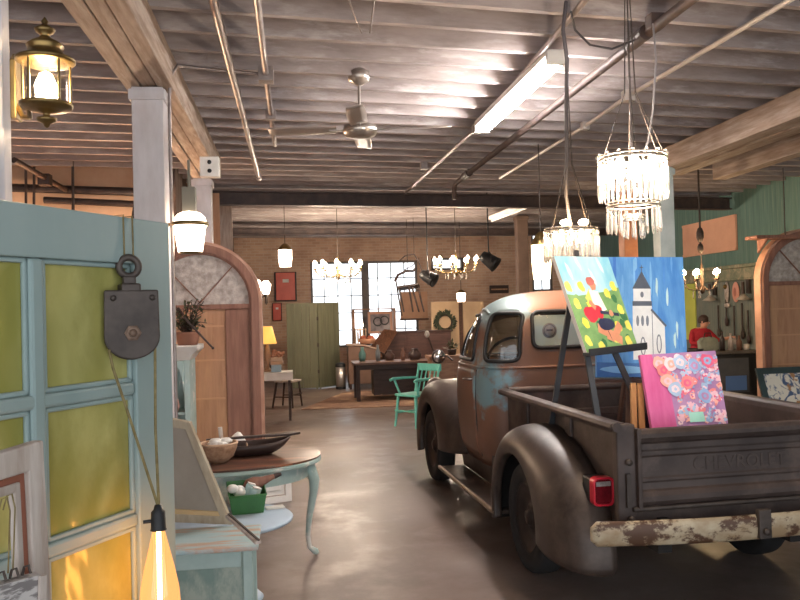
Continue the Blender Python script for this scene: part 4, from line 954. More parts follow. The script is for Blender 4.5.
def candelabra(name, label, loc, R, n, ztop, bm, body=m_brass, drops=True, sc_=1.0):
    t = thing(name, label, 'chandelier', loc)
    MB().lathe([(0, -.2), (.03, -.18), (.05, -.12), (.02, -.06), (.03, 0), (.015, .06), (.025, .16), (.012, .26), (0, .28)], n=14).build('hub', body, t)
    MB().tube([(0, 0, .26), (0, 0, ztop - loc[2])], .008, 6).build('chain', m_iron, t)
    for k in range(n):
        a = 2 * PI * k / n + .2; c_, s_ = math.cos(a), math.sin(a)
        ar = MB().tube([(r * c_, r * s_, z) for r, z in ((.02, -.08), (R * .35, -.14), (R * .75, -.12), (R, -.02), (R, .02))], .009, 6).lathe([(0, .0), (.03, .015), (.034, .03), (.012, .03), (.012, .1), (0, .1)], (R * c_, R * s_, 0), 10).build('arm', body, t)
        MB().lathe([(0, .1), (.016 * sc_, .11), (.022 * sc_, .13), (.012 * sc_, .165), (0, .185)], (R * c_, R * s_, 0), 10).build('bulb', bm, ar)
        if drops:
            o = bpy.data.objects.new('crystal_drop', drop_mesh(.12, .012)); C.objects.link(o); o.parent = t; o.location = (R * .92 * c_, R * .92 * s_, -.0)
            o = bpy.data.objects.new('crystal_drop', drop_mesh(.14, .012)); C.objects.link(o); o.parent = t; o.location = (R * .5 * c_, R * .5 * s_, -.13)
    return t
m_bfar = bulb('far_bulb', (255, 232, 206), 320)
candelabra('candle_chandelier', 'many-armed lit chandelier before the large back window', P(338, 270, Y=15.5), .46, 10, 3.74, m_bfar, m_brass, True, 1.5)
candelabra('candle_chandelier', 'lit chandelier hanging in front of the brick wall above the wreath panel', P(456, 266, Y=15.5), .42, 9, 3.74, m_bfar, m_brass, True, 1.4)
candelabra('candle_chandelier', 'small two-tone chandelier with lit candles before the green wall', P(702, 281, Y=11.5), .26, 5, 3.74, m_bulb_s, M('dark_bronze', (92, 72, 58), rough=.5, metal=.6), True, 1.7)
# pendants
def pendant(label, loc, r, h, ztop, mat):
    t = thing('pendant_lamp', label, 'lamp', loc)
    MB().lathe([(r * .85, -h), (r, -h * .5), (r, 0), (r * .6, h * .25), (0, h * .3)], n=14).build('shade', mat, t)
    MB().lathe([(r * 1.05, .0), (r * 1.05, .02), (r * .5, h * .32), (.02, h * .4), (0, h * .4)], n=14).build('cap', m_brass, t)
    MB().tube([(0, 0, h * .38), (0, 0, ztop - loc[2])], .007, 6).build('rod', m_iron, t)
    MB().sph((0, 0, -h * .5), r * .4, 10).build('bulb', m_bulb_s, t)
    return t
pendant('lit white pendant lantern above the red wall box', P(285, 250, Y=14.5), .12, .3, 3.74, m_frost)
pendant('small round lit pendant in front of the wreath panels', P(461, 293, Y=18), .1, .2, 3.74, m_frost)
pendant('lit pendant lamp low in the left bay, its stem just above the teal door', V((P(74, 200, Y=10.6).x, 10.6, 2.1)), .16, .3, 3.74, bulb('bay_lamp_glass', (255, 224, 190), 230))
pendant('tall cream lit lantern hanging behind the truck cab roof', P(541, 245, Y=9.5), .12, .42, 3.74, bulb('cream_glass', (255, 228, 176), 3))
def spot(label, px, py, Y, dr):
    p = P(px, py, Y=Y); t = thing('spotlight', label, 'light', p); dr = V(dr).normalized(); q = V((0, 0, 1)).rotation_difference(dr)
    b_ = MB().lathe([(0, -.16), (.08, -.15), (.11, -.05), (.13, .12), (.14, .16), (.11, .15), (0, .1)], n=16); b_.v = [q @ v for v in b_.v]; b_.build('housing', m_black, t)
    MB().tube([(0, .0, .1), (0, .02, .25), (0, .02, 3.74 - p.z)], .012, 6).build('stem', m_black, t)
    b_ = MB().tube(circ((0, 0, .0), .145, 16, 'x'), .01, 5, True); b_.build('yoke', m_black, t)
spot('black spotlight hanging near the bare branch', 428, 277, 15, (.8, -.5, -.5))
spot('black spotlight tilted down beside the brick wall chandelier', 489, 260, 13.5, (.7, -.4, -.6))
# sconces on the weathered left wall
for k, (px, py) in enumerate(((257, 288), (266, 288))):
    p = P(px, py, Y=14.6 + 1.6 * k); t = thing('candle_lamp', ['lit white lamp just past the edge of the left arched door', 'second lit lamp past the left arched door, nearer the red box'][k], 'lamp', p)
    MB().lathe([(.06, -.12), (.1, .06), (.05, .14), (0, .15)], n=12).build('shade', m_frost, t)
    MB().lathe([(0, -.34), (.03, -.3), (.02, -.2), (.05, -.14), (.02, -.1), (0, -.1)], n=12).build('holder', m_iron, t)
    MB().tube([(0, 0, -.16), (-.15, 0, -.2), (-1.55 - p.x, 0, -.12)], .012, 6).build('wall_arm', m_iron, t)

# ================================================================== easels and paintings in the truck bed
m_easel = M('black_easel_wood', (52, 54, 58), (40, 42, 46), 6, .45)
m_pine = M('pine_easel', (198, 150, 100), (176, 126, 80), 3, .55, st=(8, 8, .6))
def canvas(name, label, c, th, side_mat, face_mats):
    nn = (c[1] - c[0]).cross(c[3] - c[0]).normalized(); c[2] -= nn * (c[2] - c[0]).dot(nn)
    t = thing(name, label, 'painting', c[0]); n = (c[1] - c[0]).cross(c[3] - c[0]).normalized()
    MB().ext([p - n * .002 for p in c], -n * th).build('canvas', side_mat, t, world=True)
    b_ = MB(); b_.mi = 0
    return t, n, b_
class Paint:
    """flat strokes laid on a canvas, u across and v up, each a little above the last"""
    def __init__(s, c, n): s.c, s.n, s.b, s.k, s.m = c, n, MB(), 0, []
    def mi(s, mat):
        if mat not in s.m: s.m.append(mat)
        s.b.mi = s.m.index(mat); s.k += 1
    def poly(s, pts, mat):
        s.mi(mat); s.b.add([quad(s.c, u, v) + s.n * (.0004 + .000008 * s.k) for u, v in pts], [tuple(range(len(pts)))])
    def blob(s, u, v, ru, rv, mat, n=12, wob=.15, rot=0):
        pts = []
        for i in range(n):
            a = 2 * PI * i / n; k = 1 + R_.uniform(-wob, wob); x, y = ru * k * math.cos(a), rv * k * math.sin(a); pts.append((min(1, max(0, u + x * math.cos(rot) - y * math.sin(rot))), min(1, max(0, v + x * math.sin(rot) + y * math.cos(rot)))))
        s.poly(pts, mat)
    def stroke(s, pts, w, mat):
        for i in range(len(pts) - 1):
            a, b = V(pts[i]), V(pts[i + 1]); d = (b - a).normalized(); q = V((-d.y, d.x)) * w / 2; s.poly([tuple(a - q), tuple(b - q), tuple(b + q), tuple(a + q)], mat)
    def done(s, t): return s.b.build('painted_face', s.m, t, world=True, fix=False)
def pm(n, c, c2=None, **k): return M('paint_' + n, c, c2 or tuple(min(255, x + 16) for x in c), k.pop('sc_', 9), .5, **k)
# girl with a guitar
c = [P(587, 353, Y=4.72), P(638, 347, Y=4.84), None, P(554, 256, Y=4.87)]; c[2] = P(607, 258, Y=5.0)
t, n, _ = canvas('canvas_painting', 'painting of a guitar player among yellow flowers, on the black easel', c, .03, m_white, None)
p = Paint(c, n)
sky = pm('sky', (140, 208, 230), (196, 232, 240), st=(1, 1, .3), sc_=6); gr = pm('meadow', (112, 156, 100), (142, 180, 116), sc_=10); gd = pm('dark_grass', (62, 116, 74)); ye = pm('yellow', (236, 222, 80), (244, 232, 130)); skn = pm('skin', (206, 140, 108)); rd = pm('red', (200, 50, 66)); wh = pm('white', (238, 236, 230)); nv = pm('navy', (44, 48, 76)); hr = pm('hair', (190, 104, 96)); bw = pm('cloud', (206, 236, 240))
p.poly([(0, 0), (1, 0), (1, 1), (0, 1)], sky); p.poly([(0, 0), (1, 0), (1, .66), (.8, .62), (.5, .6), (.2, .58), (0, .6)], gr)
for k in range(9): p.blob(.08 + .1 * k, R_.uniform(.76, .95), .03, .1, bw if k % 2 else sky, rot=.3)
for k in range(30): p.blob(R_.uniform(.03, .97), R_.uniform(.02, .56), .05, .05, gd if k % 2 else gr)
for u, v in ((.12, .50), (.06, .68), (.3, .68), (.16, .3), (.1, .12), (.32, .05), (.62, .12), (.75, .24), (.9, .42), (.86, .08), (.74, .6), (.9, .68), (.95, .24)): p.blob(u, v, .055, .055, ye); p.blob(u + .03, v - .03, .03, .03, ye)
p.stroke([(.38, .40), (.34, .52), (.46, .62)], .09, ye); p.poly([(.42, .64), (.58, .62), (.64, .42), (.42, .38)], wh)
p.blob(.52, .69, .06, .06, skn); p.blob(.50, .73, .075, .05, hr)
p.stroke([(.36, .24), (.62, .14), (.74, .08)], .1, skn); p.stroke([(.80, .26), (.6, .12), (.48, .16)], .09, skn); p.blob(.55, .27, .17, .07, nv)
p.blob(.32, .38, .12, .09, rd); p.blob(.46, .40, .09, .075, rd); p.stroke([(.5, .4), (.84, .36)], .035, nv); p.stroke([(.36, .52), (.44, .44)], .06, skn); p.blob(.7, .38, .04, .035, skn)
p.done(t)
gc = c
# black easel
def L3(px, py, Y, z=None): return P(px, py, Y=Y)
bl, br_, tl_, tr__ = c
t = thing('easel', 'black wooden easel standing in the truck bed', 'easel', (1.87, 5.0, .637))
un = (c[1] - c[0]).normalized(); zf = .637
led = [c[0] - un * .02 - V((0, 0, .012)), c[1] + un * .03 - V((0, 0, .012))]
MB().bar(led[0] - n * .012 + n * .03, led[1] - n * .012 + n * .03, .07, .02).bar(led[0] + n * .05 + V((0, 0, .008)), led[1] + n * .05 + V((0, 0, .008)), .012, .035).build('ledge', m_easel, t, world=True, bev=.002)
apex = (c[2] + c[3]) / 2 - n * .06 + V((0, 0, .06))
bk = -n * .05
f1 = P(599, 425, Y=4.66); f2 = P(650, 430, Y=4.72)
def down(p, q): d = q - p; return p + d * ((zf - p.z) / d.z)
a1 = P(576, 290, Y=4.86) - n * .05; a2 = P(606, 320, Y=4.86) - n * .05
e1 = down(P(590, 345, Y=4.72) - n * .05, f1); e2 = down(P(620, 350, Y=4.78) - n * .05, f2)
MB().bar(P(590, 345, Y=4.72) - n * .045, e1, .035, .02, (0, 1, 0)).build('leg', m_easel, t, world=True)
MB().bar(apex, P(590, 345, Y=4.72) - n * .045, .03, .02, (0, 1, 0)).build('mast', m_easel, t, world=True)
MB().bar(P(610, 330, Y=4.78) - n * .045, e2, .035, .02, (0, 1, 0)).build('leg', m_easel, t, world=True)
q = down(P(567, 320, Y=4.98), P(554, 405, Y=5.08)); MB().bar(P(573, 285, Y=4.95), q, .035, .02, (0, 1, 0)).build('leg', m_easel, t, world=True)
# church
c = [P(597, 377, Y=5.2), P(688, 377, Y=5.2), P(683, 257, Y=5.36), P(597, 257, Y=5.36)]
t, n, _ = canvas('canvas_painting', 'large blue painting of a white church with a steeple', c, .03, pm('blue_edge', (90, 150, 215)), None)
p = Paint(c, n)
b1 = pm('blue', (78, 144, 220), (116, 178, 236), st=(3, 1, .5), sc_=5); b2 = pm('light_blue', (132, 190, 236)); b3 = pm('deep_blue', (60, 118, 206)); w_ = pm('church_white', (232, 234, 234)); g_ = pm('slate', (86, 92, 106)); d_ = pm('window_grey', (120, 128, 140)); lk = pm('lake', (60, 110, 180))
p.poly([(0, 0), (1, 0), (1, 1), (0, 1)], b1)
b5 = pm('mid_blue', (104, 168, 232), (124, 184, 238)); b6 = pm('soft_blue', (80, 144, 220))
for k in range(46): p.blob(R_.uniform(.04, .97), R_.uniform(.2, .96), R_.uniform(.012, .03), R_.uniform(.06, .16), (b5, b6, b5, b3, b2)[k % 5 if k < 12 else k % 3], 10, .3)
for u, v in ((.8, .66), (.9, .38), (.87, .3), (.68, .74)): p.blob(u, v, .014, .07, bw, 10, .3)
p.poly([(0, 0), (1, 0), (1, .1), (0, .12)], lk); p.blob(.3, .06, .28, .03, b2); p.blob(.7, .1, .25, .02, b3)
p.poly([(.40, .14), (.62, .14), (.62, .60), (.40, .60)], w_); p.poly([(.62, .14), (.76, .14), (.76, .42), (.62, .54)], w_)
p.poly([(.41, .62), (.61, .62), (.61, .73), (.41, .73)], w_); p.poly([(.40, .585), (.62, .585), (.62, .625), (.40, .625)], g_); p.poly([(.40, .73), (.615, .73), (.51, .88)], g_); p.stroke([(.51, .87), (.51, .93)], .008, g_); p.stroke([(.49, .91), (.53, .91)], .008, g_)
p.stroke([(.61, .555), (.775, .415)], .02, g_); p.stroke([(.62, .14), (.62, .54)], .008, d_)
for u in (.455, .51, .565): p.blob(u, .46, .017, .045, d_, wob=0)
for u, v in ((.51, .25), (.69, .27)): p.blob(u, v, .03, .08, d_, wob=0); p.blob(u, v, .018, .065, w_, wob=0)
p.blob(.51, .68, .02, .025, d_, wob=0); p.stroke([(.51, .655), (.51, .705)], .006, g_)
p.done(t); cc, cn = c, n
t = thing('easel', 'pine easel holding the church painting in the truck bed', 'easel', (2.4, 5.35, .637)); m_pine2 = m_pine; m_pine = M('brown_easel_wood', (96, 70, 56), (78, 56, 46), 4, .55)
MB().bar(quad(cc, -.05, -.03) + cn * .02, quad(cc, 1.05, -.03) + cn * .02, .08, .022).build('ledge', m_pine, t, world=True, bev=.002)
MB().bar(quad(cc, .5, .9) - cn * .05, quad(cc, .5, -.1) - cn * .05, .05, .02, (0, 1, 0)).build('mast', m_pine, t, world=True)
for u, uu in ((.36, .42), (.92, .62)):
    a, b = quad(cc, uu, .6) - cn * .05, quad(cc, u, -.1) - cn * .01; MB().bar(a, down(a, b), .045, .022, (0, 1, 0)).build('leg', m_pine, t, world=True)
a = quad(cc, .5, .7) - cn * .08; MB().bar(a, V((a.x, 5.85, .637)), .04, .02, (1, 0, 0)).build('leg', m_pine, t, world=True)
m_pine = m_pine2
# pink flowers
tl, tr_ = P(640, 355, Y=4.50), P(717, 350, Y=4.47); bl_d, br_d = P(652.5, 431, Y=4.41), P(729.5, 425, Y=4.39)
k = (tl.z - .637) / (tl.z - bl_d.z); c = [tl + (bl_d - tl) * k, tr_ + (br_d - tr_) * k, tr_, tl]; c[0].z = .64; c[1].z = .64
t, n, _ = canvas('canvas_painting', 'pink painting of clustered roses leaning behind the tailgate', c, .03, pm('pink_edge', (206, 96, 150)), None)
p = Paint(c, n)
pk = pm('pink', (204, 84, 142), (214, 104, 158), st=(3, 1, .5)); lil = pm('lilac', (184, 140, 180), (170, 120, 170)); cols_ = [pm('coral', (230, 128, 128)), pm('peach', (238, 168, 152)), pm('rose', (222, 92, 128)), pm('blush', (236, 184, 196)), pm('powder_blue', (140, 168, 208)), pm('sky_grey', (164, 186, 214)), pm('mauve', (180, 128, 170)), pm('pale_pink', (240, 206, 212))]; mint = pm('mint', (166, 222, 204))
p.poly([(0, 0), (1, 0), (1, 1), (0, 1)], pk); p.poly([(.33, 0), (1, 0), (1, .75), (.32, .75)], lil); p.poly([(.32, .75), (1, .75), (1, 1), (.15, 1), (.18, .93)], lil)
for k in range(190):
    v = R_.uniform(.04, .97); u = R_.uniform(.36 if v < .8 else .24, .98); m_ = cols_[(k * 5 + int(u * 7)) % 8]; r = R_.uniform(.03, .06)
    p.blob(u, v, r, r * .55, m_, 9, .35)
    for q in range(4): p.blob(u + R_.uniform(-.7, .7) * r, v + R_.uniform(-.4, .4) * r, r * .35, r * .2, cols_[(k * 3 + q * q + 3) % 8], 7, .4)
for u, v, m_ in ((.22, .93, 1), (.27, .88, 0), (.3, .8, 1), (.38, .92, 7), (.5, .93, 5), (.68, .9, 4), (.86, .93, 2), (.55, .78, 0), (.38, .74, 5), (.75, .68, 4)): p.blob(u, v, .09, .05, cols_[m_]); p.blob(u, v, .05, .028, cols_[(m_ + 2) % 8]); p.blob(u, v, .02, .012, cols_[m_])
p.poly([(.5, .5), (.7, .5), (.69, .57), (.5, .57)], mint)
p.done(t)
# two bare pine battens beside it
for k, (x0, x1) in enumerate(((633, 634), (640, 642))):
    a = P(x0, 385, Y=4.62); b = P(x1, 428, Y=4.58); t = thing('wood_batten', ['upright pine batten at the left of the pink painting, outer one', 'upright pine batten nearest the pink painting'][k], 'batten', down(a, b))
    MB().bar(a, down(a, b), .035, .02, (0, 1, 0)).build('batten', m_pine, t, world=True, bev=.002); MB().bar(a, a + V((0, 0, .012)), .03, .016, (0, 1, 0)).build('tip', m_pine, t, world=True)
# sign in the cab rear window
t = thing('paper_sign', 'white paper with a round grey emblem behind the cab rear window', 'sign', TR.matrix_basis @ V((0, 1.085, 1.44)), .047)
tt = t
b_ = MB().bx(-.39, .39, -.002, .002, -.02, .23); b_.build('sheet', M('white_paper', (240, 240, 240), rough=.6), t)
e_ = M('emblem_grey', (206, 186, 184), (186, 166, 166), 30, .6)
MB().lathe([(0, 0), (.062, 0), (.062, .002), (0, .002)], (-.235, -.003, .105), 28, (0, -1, 0)).build('emblem', e_, t)
MB().lathe([(.045, 0), (.05, 0), (.05, .001), (.045, .001), (.045, 0)], (-.235, -.0055, .105), 24, (0, -1, 0)).bx(-.262, -.208, -.0065, -.005, .1, .116).build('emblem_ring', M('emblem_dark', (120, 96, 100), rough=.6), t)
# ================================================================== back of the shop
# old frames hung along the weathered wall
for k, (y, z0, z1, w, lab) in enumerate(((12.9, 2.0, 3.3, .9, 'nearest old window sash hung on the weathered left wall'), (14.2, 2.3, 3.5, .8, 'second old window sash on the weathered left wall'), (15.4, 1.6, 3.2, 1.0, 'third old window sash, tall, on the weathered left wall'), (17.0, 1.9, 3.1, 1.0, 'fourth old window sash on the weathered left wall'), (18.8, 1.7, 3.0, 1.2, 'farthest old window sash on the weathered left wall'))):
    t = thing('window_sash', lab, 'frame', (-1.53, y, z0), 0, 'old sashes on the weathered wall')
    c = [V((-1.47, y, z0)), V((-1.47, y + w, z0)), V((-1.47, y + w, z1)), V((-1.47, y, z1))]
    m_ = M('flaking_sash', (176, 150, 130), (130, 104, 88), 6, .8) if k == 0 else bpy.data.materials['flaking_sash']
    quad_frame('frame', c, .08, -.06, m_, t)
    b_ = MB()
    for f in (1 / 3, 2 / 3): b_.bar(quad(c, f, .05), quad(c, f, .95), .025, .025)
    b_.bar(quad(c, .05, .5), quad(c, .95, .5), .025, .025).build('glazing_bars', m_, t, world=True)
# panel on the left wall plus hanging boards
for k, (px, y, z0, z1, w, lab) in enumerate(((212, 12.45, 2.5, 3.6, .22, 'bare board hanging by the second post, next to the left arch'), (224, 13.9, 2.7, 3.7, .26, 'second hanging board above the left arch'))):
    p_ = P(px, 200, Y=y); t = thing('hanging_board', lab, 'board', (p_.x, y, z0))
    MB().bx(-w / 2, w / 2, -.015, .015, 0, z1 - z0).build('board', m_whitewash if k else m_ply, t, bev=.004); MB().tube([(0, 0, z1 - z0), (0, 0, 3.85 - z0)], .006, 5).build('cord', m_rope, t)
# olive folding screen
s0, s1_ = P(287, 386, z=0), P(318, 386, z=0); Y0 = 18.4
xa, xm, xb = P(287, 345, Y=Y0).x, P(318, 345, Y=Y0 - .1).x, P(339, 345, Y=Y0 + .2).x
t = thing('folding_screen', 'tall olive green two-leaf folding screen', 'screen', (xm, Y0, 0))
h_ = 1.96
for (p0, p1) in ((V((xa, Y0, 0)), V((xm - .004, Y0 - .12, 0))), (V((xm + .004, Y0 - .12, 0)), V((xb + .01, Y0 + .3, 0)))):
    d = (p1 - p0).normalized(); w = (p1 - p0).length; lf = MB()
    for q in range(4): lf.bar(p0 + d * (w * (q + .5) / 4) + V((0, 0, .03)), p0 + d * (w * (q + .5) / 4) + V((0, 0, h_)), .03, w / 4 - .006, d)
    lf.build('leaf', m_olive, t, world=True, bev=.003)
    MB().bar(p0 + V((0, -.022, .3)), p1 + V((0, -.022, .3)), .02, .1).build('rail', m_olive, t, world=True)
    for q in (p0 + d * .04, p1 - d * .04): MB().bar(q, q + V((0, 0, .05)), .04, .04).build('foot', m_olive, t, world=True)
MB().bx(xm - .03, xm + .03, Y0 - .095, Y0 - .09, .05, h_ - .01).build('hinge_strip', m_olive, t, world=True)
for z in (.4, 1.0, 1.6): MB().bx(xm - .02, xm + .02, Y0 - .145, Y0 - .13, z - .04, z + .04).build('hinge', m_iron, t, world=True)
# red wall boxes
m_redp = M('red_box_paint', (214, 88, 66), (196, 72, 54), 3, .4)
def wall_box(name, label, cat, px0, py0, px1, py1, Y, mat, label_plate=True, dark=True):
    a, b = P(px0, py0, Y=Y), P(px1, py1, Y=Y); t = thing(name, label, cat, ((a.x + b.x) / 2, Y + .1, (a.z + b.z) / 2)); w, h = (b.x - a.x) / 2, (a.z - b.z) / 2
    if dark: MB().bx(-w, w, 0, .08, -h, h).build('case', m_black, t, bev=.01)
    MB().bx(-w * .86, w * .86, -.05, .0, -h * .92, h * .95).build('door', mat, t, bev=.01)
    if label_plate: MB().bx(-w * .25, w * .3, -.056, -.05, h * .28, h * .5).build('label_plate', m_white, t)
    return t
wall_box('fire_box', 'large red metal box on a dark case, on the brick wall', 'box', 274, 272, 297, 301, 21.8, m_redp)
wall_box('alarm_box', 'small red box on the wall just above the yellow lamp', 'box', 272, 303, 282, 321, 21.8, m_redp, True, True)
# side table with lamp
tp_ = P(272, 379, Y=13.2); zt = .78
t = thing('side_table', 'small side table under a white cloth behind the left arch', 'table', (tp_.x + .02, 13.3, 0))
MB().bx(-.3, .3, -.25, .25, zt - .03, zt).build('table_top', m_wood, t, bev=.005)
for sx in (-1, 1):
    for sy in (-1, 1): MB().bar((sx * .26, sy * .2, 0), (sx * .26, sy * .2, zt - .03), .04, .04).build('leg', m_dwood, t)
o = MB().bx(-.31, .31, -.26, .26, zt, zt + .008).bx(-.31, .31, -.268, -.26, zt - .12, zt + .008).bx(.31, .318, -.26, .26, zt - .14, zt + .008).build('tablecloth', m_white, bev=.004)
o.location = (tp_.x + .02, 13.3, 0); tag(o, 'white cloth over the side table behind the left arch', 'tablecloth')
lx = P(267, 331, Y=13.35)
t = thing('table_lamp', 'lit table lamp with a yellow shade on a stack beside the olive screen', 'lamp', (lx.x, 13.35, zt + .01))
MB().lathe([(0, 0), (.09, 0), (.09, .02), (.03, .05), (.02, .1), (.045, .2), (.05, .3), (.03, .4), (.012, .44), (.012, .62), (0, .62)], n=16).build('base', M('tan_ceramic', (170, 134, 104), rough=.4), t)
m_shade = M('lit_yellow_shade', (240, 196, 120), rough=.7, emit=(255, 196, 90), es=.5)
MB().lathe([(.155, .46), (.085, .74)], n=20).build('lamp_shade', m_shade, t, solid=.004)
MB().sph((0, 0, .58), .035, 10).build('bulb', m_bulb_s, t)
for k, (dx, z, w, col, lab) in enumerate(((.12, 0, .16, (150, 176, 190), 'pale blue box under the books by the yellow lamp'), (.13, .12, .2, (196, 160, 130), 'tan book lying beneath the top book by the lamp'), (.13, .18, .17, (208, 178, 150), 'topmost pale book of the stack by the lamp'))):
    b = thing('book' if k else 'box', lab, 'book' if k else 'box', (lx.x + dx + .02, 13.2, zt + .01 + z)); h = .115 if k == 0 else .055
    MB().bx(-w / 2, w / 2, -.08, .08, 0, h).build('cover', M('book_cover', col, rough=.6), b, bev=.004); MB().bx(-w / 2 + .006, w / 2 + .002, -.075, .075, .008, h - .008).build('pages', m_white, b)
t = thing('flower_bunch', 'peach dried flowers on the books by the yellow lamp', 'flowers', (lx.x + .16, 13.2, zt + .26)); b_ = MB()
for k in range(14): b_.sph((R_.uniform(-.08, .1), R_.uniform(-.05, .05), R_.uniform(.0, .1)), .03, 8)
b_.build('petals', M('peach_flowers', (212, 160, 128), (176, 116, 90), 20, .8), t); MB().tube([(0, 0, 0), (.02, 0, .1)], .01).build('stems', m_leaf, t)
# chair half seen beside it
def chair(name, label, loc, rz, mat, seat_mat, sh=.46, bh=.92, w=.42, arms=False, slats=3):
    t = thing(name, label, 'chair', loc, rz); d = w / 2
    MB().bx(-d, d, -d, d, sh - .035, sh).build('seat', seat_mat, t, bev=.01)
    for x in (-1, 1):
        MB().tube([(x * (d + .0), -d - .0, 0), (x * (d - .04), -d + .04, sh - .03)], [.017, .021], 8).build('leg', mat, t)
        MB().tube([(x * (d + .01), d + .03, 0), (x * (d - .04), d - .04, sh - .03)], [.017, .021], 8).build('leg', mat, t)
        MB().tube([(x * (d - .02), d - .03, sh), (x * (d + .0), d + .08, bh)], [.02, .017], 8).build('back_post', mat, t)
        if arms:
            MB().tube([(x * (d + .0), d + .02, sh + .21), (x * (d + .03), 0, sh + .22), (x * (d + .03), -d + .0, sh + .22), (x * (d + .04), -d - .05, sh + .2)], [.018, .02, .024, .02], 8).build('armrest', mat, t)
            MB().tube([(x * (d - .03), -d + .08, sh), (x * (d + .02), -d + .02, sh + .21)], .017, 8).build('arm_post', mat, t)
        MB().tube([(x * (d - .01), -d + .02, .2), (x * (d - .01), d - .0, .2)], .012, 6).build('stretcher', mat, t)
    MB().tube([(-d, -d, .24), (d, -d, .24)], .012, 6).build('stretcher', mat, t)
    MB().bar((-d - .02, d + .08, bh - .04), (d + .02, d + .08, bh - .04), .03, .11).build('crest_rail', mat, t, bev=.008)
    for k in range(slats): x = -d + w * (k + 1) / (slats + 1); MB().tube([(x, d - .03, sh), (x, d + .07, bh - .06)], .011, 6).build('spindle', mat, t)
    return t
q = P(291, 410, z=0); chair('wooden_chair', 'dark wooden chair half hidden beside the white-clothed side table', (q.x - .05, q.y + .5, 0), 1.1, m_dwood, m_whitewash, .5, .84, .38)
q = P(413, 427, z=0); chair('painted_armchair', 'turquoise painted wooden armchair in front of the truck', (q.x + .07, 11.9, 0), -.95, m_turq, m_turq, .49, .90, .45, True, 4)
# rug
c = [P(300, 409, z=0), P(440, 411, z=0)]
rg = tag(MB().ext([(.1, 14.45, .001), (3.9, 14.2, .001), (3.9, 17.2, .001), (1.05, 17.3, .001)], (0, 0, .012)).build('rug', M('worn_rug', (146, 116, 96), (120, 92, 78), 5, .95, c3=(166, 138, 112), sc3=2)), 'tan and red rug under the long dark table', 'rug')
# trash can
q = P(341, 389, z=0)
t = thing('trash_can', 'tall chrome trash can beside the olive screen', 'bin', (q.x, q.y, 0))
MB().lathe([(0, .01), (.11, .01), (.11, .5), (0, .5)], n=24).build('body', M('chrome_bin', (208, 204, 200), rough=.38, metal=.9), t); MB().lathe([(.113, .5), (.115, .56), (.08, .59), (0, .59)], n=24).build('lid', m_black, t); MB().lathe([(.113, 0), (.116, .05), (.113, .06)], n=24).build('base_ring', m_black, t)
# slant-front desk
a, b = P(348, 346, Y=17.9), P(377, 384, Y=17.9)
t = thing('slant_desk', 'brown box desk with a slanted lid left of the long table', 'desk', ((a.x + b.x) / 2, 18.1, 0)); w = (b.x - a.x) / 2
m_desk = M('taupe_desk', (124, 98, 84), (108, 84, 72), 3, .6)
MB().ext([(-w, -.25, .12), (w * 1.0, -.25, .12), (w, -.25, .9), (.02, -.25, .96), (-w, -.25, .98)], (0, .5, 0)).build('body', m_desk, t, bev=.008)
MB().ext([(-w - .03, -.28, .98), (.03, -.28, .965), (w + .03, -.28, .87), (w + .03, -.28, .9), (.03, -.28, .995), (-w - .03, -.28, 1.01)], (0, .56, 0)).build('lid', M('desk_lid', (176, 150, 130), rough=.5), t, bev=.004)
for x in (-w + .04, w - .04): 
    for y in (-.21, .21): MB().bar((x, y, 0), (x, y, .12), .05, .05).build('leg', m_dwood, t)
# long dark table
q = P(361, 402, z=0); zt2 = .75; x0, x1 = q.x - .08, q.x + 1.75
t = thing('long_table', 'long dark wooden table standing on the rug', 'table', ((x0 + x1) / 2, q.y + .35, 0)); hw = (x1 - x0) / 2
MB().bx(-hw - .05, hw + .05, -.4, .4, zt2 - .045, zt2).build('table_top', M('table_worn_edge', (120, 92, 78), (96, 72, 62), 4, .4, st=(1, 6, 6)), t, bev=.006); MB().bx(-hw + .05, hw - .05, -.34, .34, zt2 - .14, zt2 - .045).build('apron', m_dwood, t)
for x in (-hw + .04, hw - .04):
    for y in (-.34, .34): MB().bar((x, y, .013), (x, y, zt2 - .045), .07, .07).build('leg', m_dwood, t)
MB().bx(-hw + .35, hw - .1, -.2, .3, .1, zt2 - .15).build('drawer_case', m_dwood, t, bev=.005)
TBL = t.location.copy()
# dark hutch behind it
a, b = P(384, 332, Y=18.6), P(452, 365, Y=18.6)
t = thing('sideboard', 'dark red-brown sideboard behind the long table', 'sideboard', ((a.x + b.x) / 2, 18.9, 0)); w = (b.x - a.x) / 2; zt3 = a.z
m_hutch = M('hutch_wood', (92, 62, 54), (72, 48, 42), 4, .5, st=(1, 1, 6))
MB().bx(-w, w, -.28, .28, .06, zt3 - .03).build('body', m_hutch, t, bev=.006); MB().bx(-w - .04, w + .04, -.31, .3, zt3 - .03, zt3).build('top', m_hutch, t, bev=.005)
for k in range(3):
    x = -w + 2 * w * (k + .5) / 3; d = MB().bx(x - w / 3 + .03, x + w / 3 - .03, -.3, -.28, .14, zt3 - .1).build('door', m_hutch, t, bev=.006); MB().sph((x + w / 3 - .08, -.31, zt3 * .55), .015, 8).build('knob', m_brass, d)
for x in (-w + .05, w - .05): MB().bx(x - .04, x + .04, -.26, .26, 0, .06).build('foot', m_hutch, t)
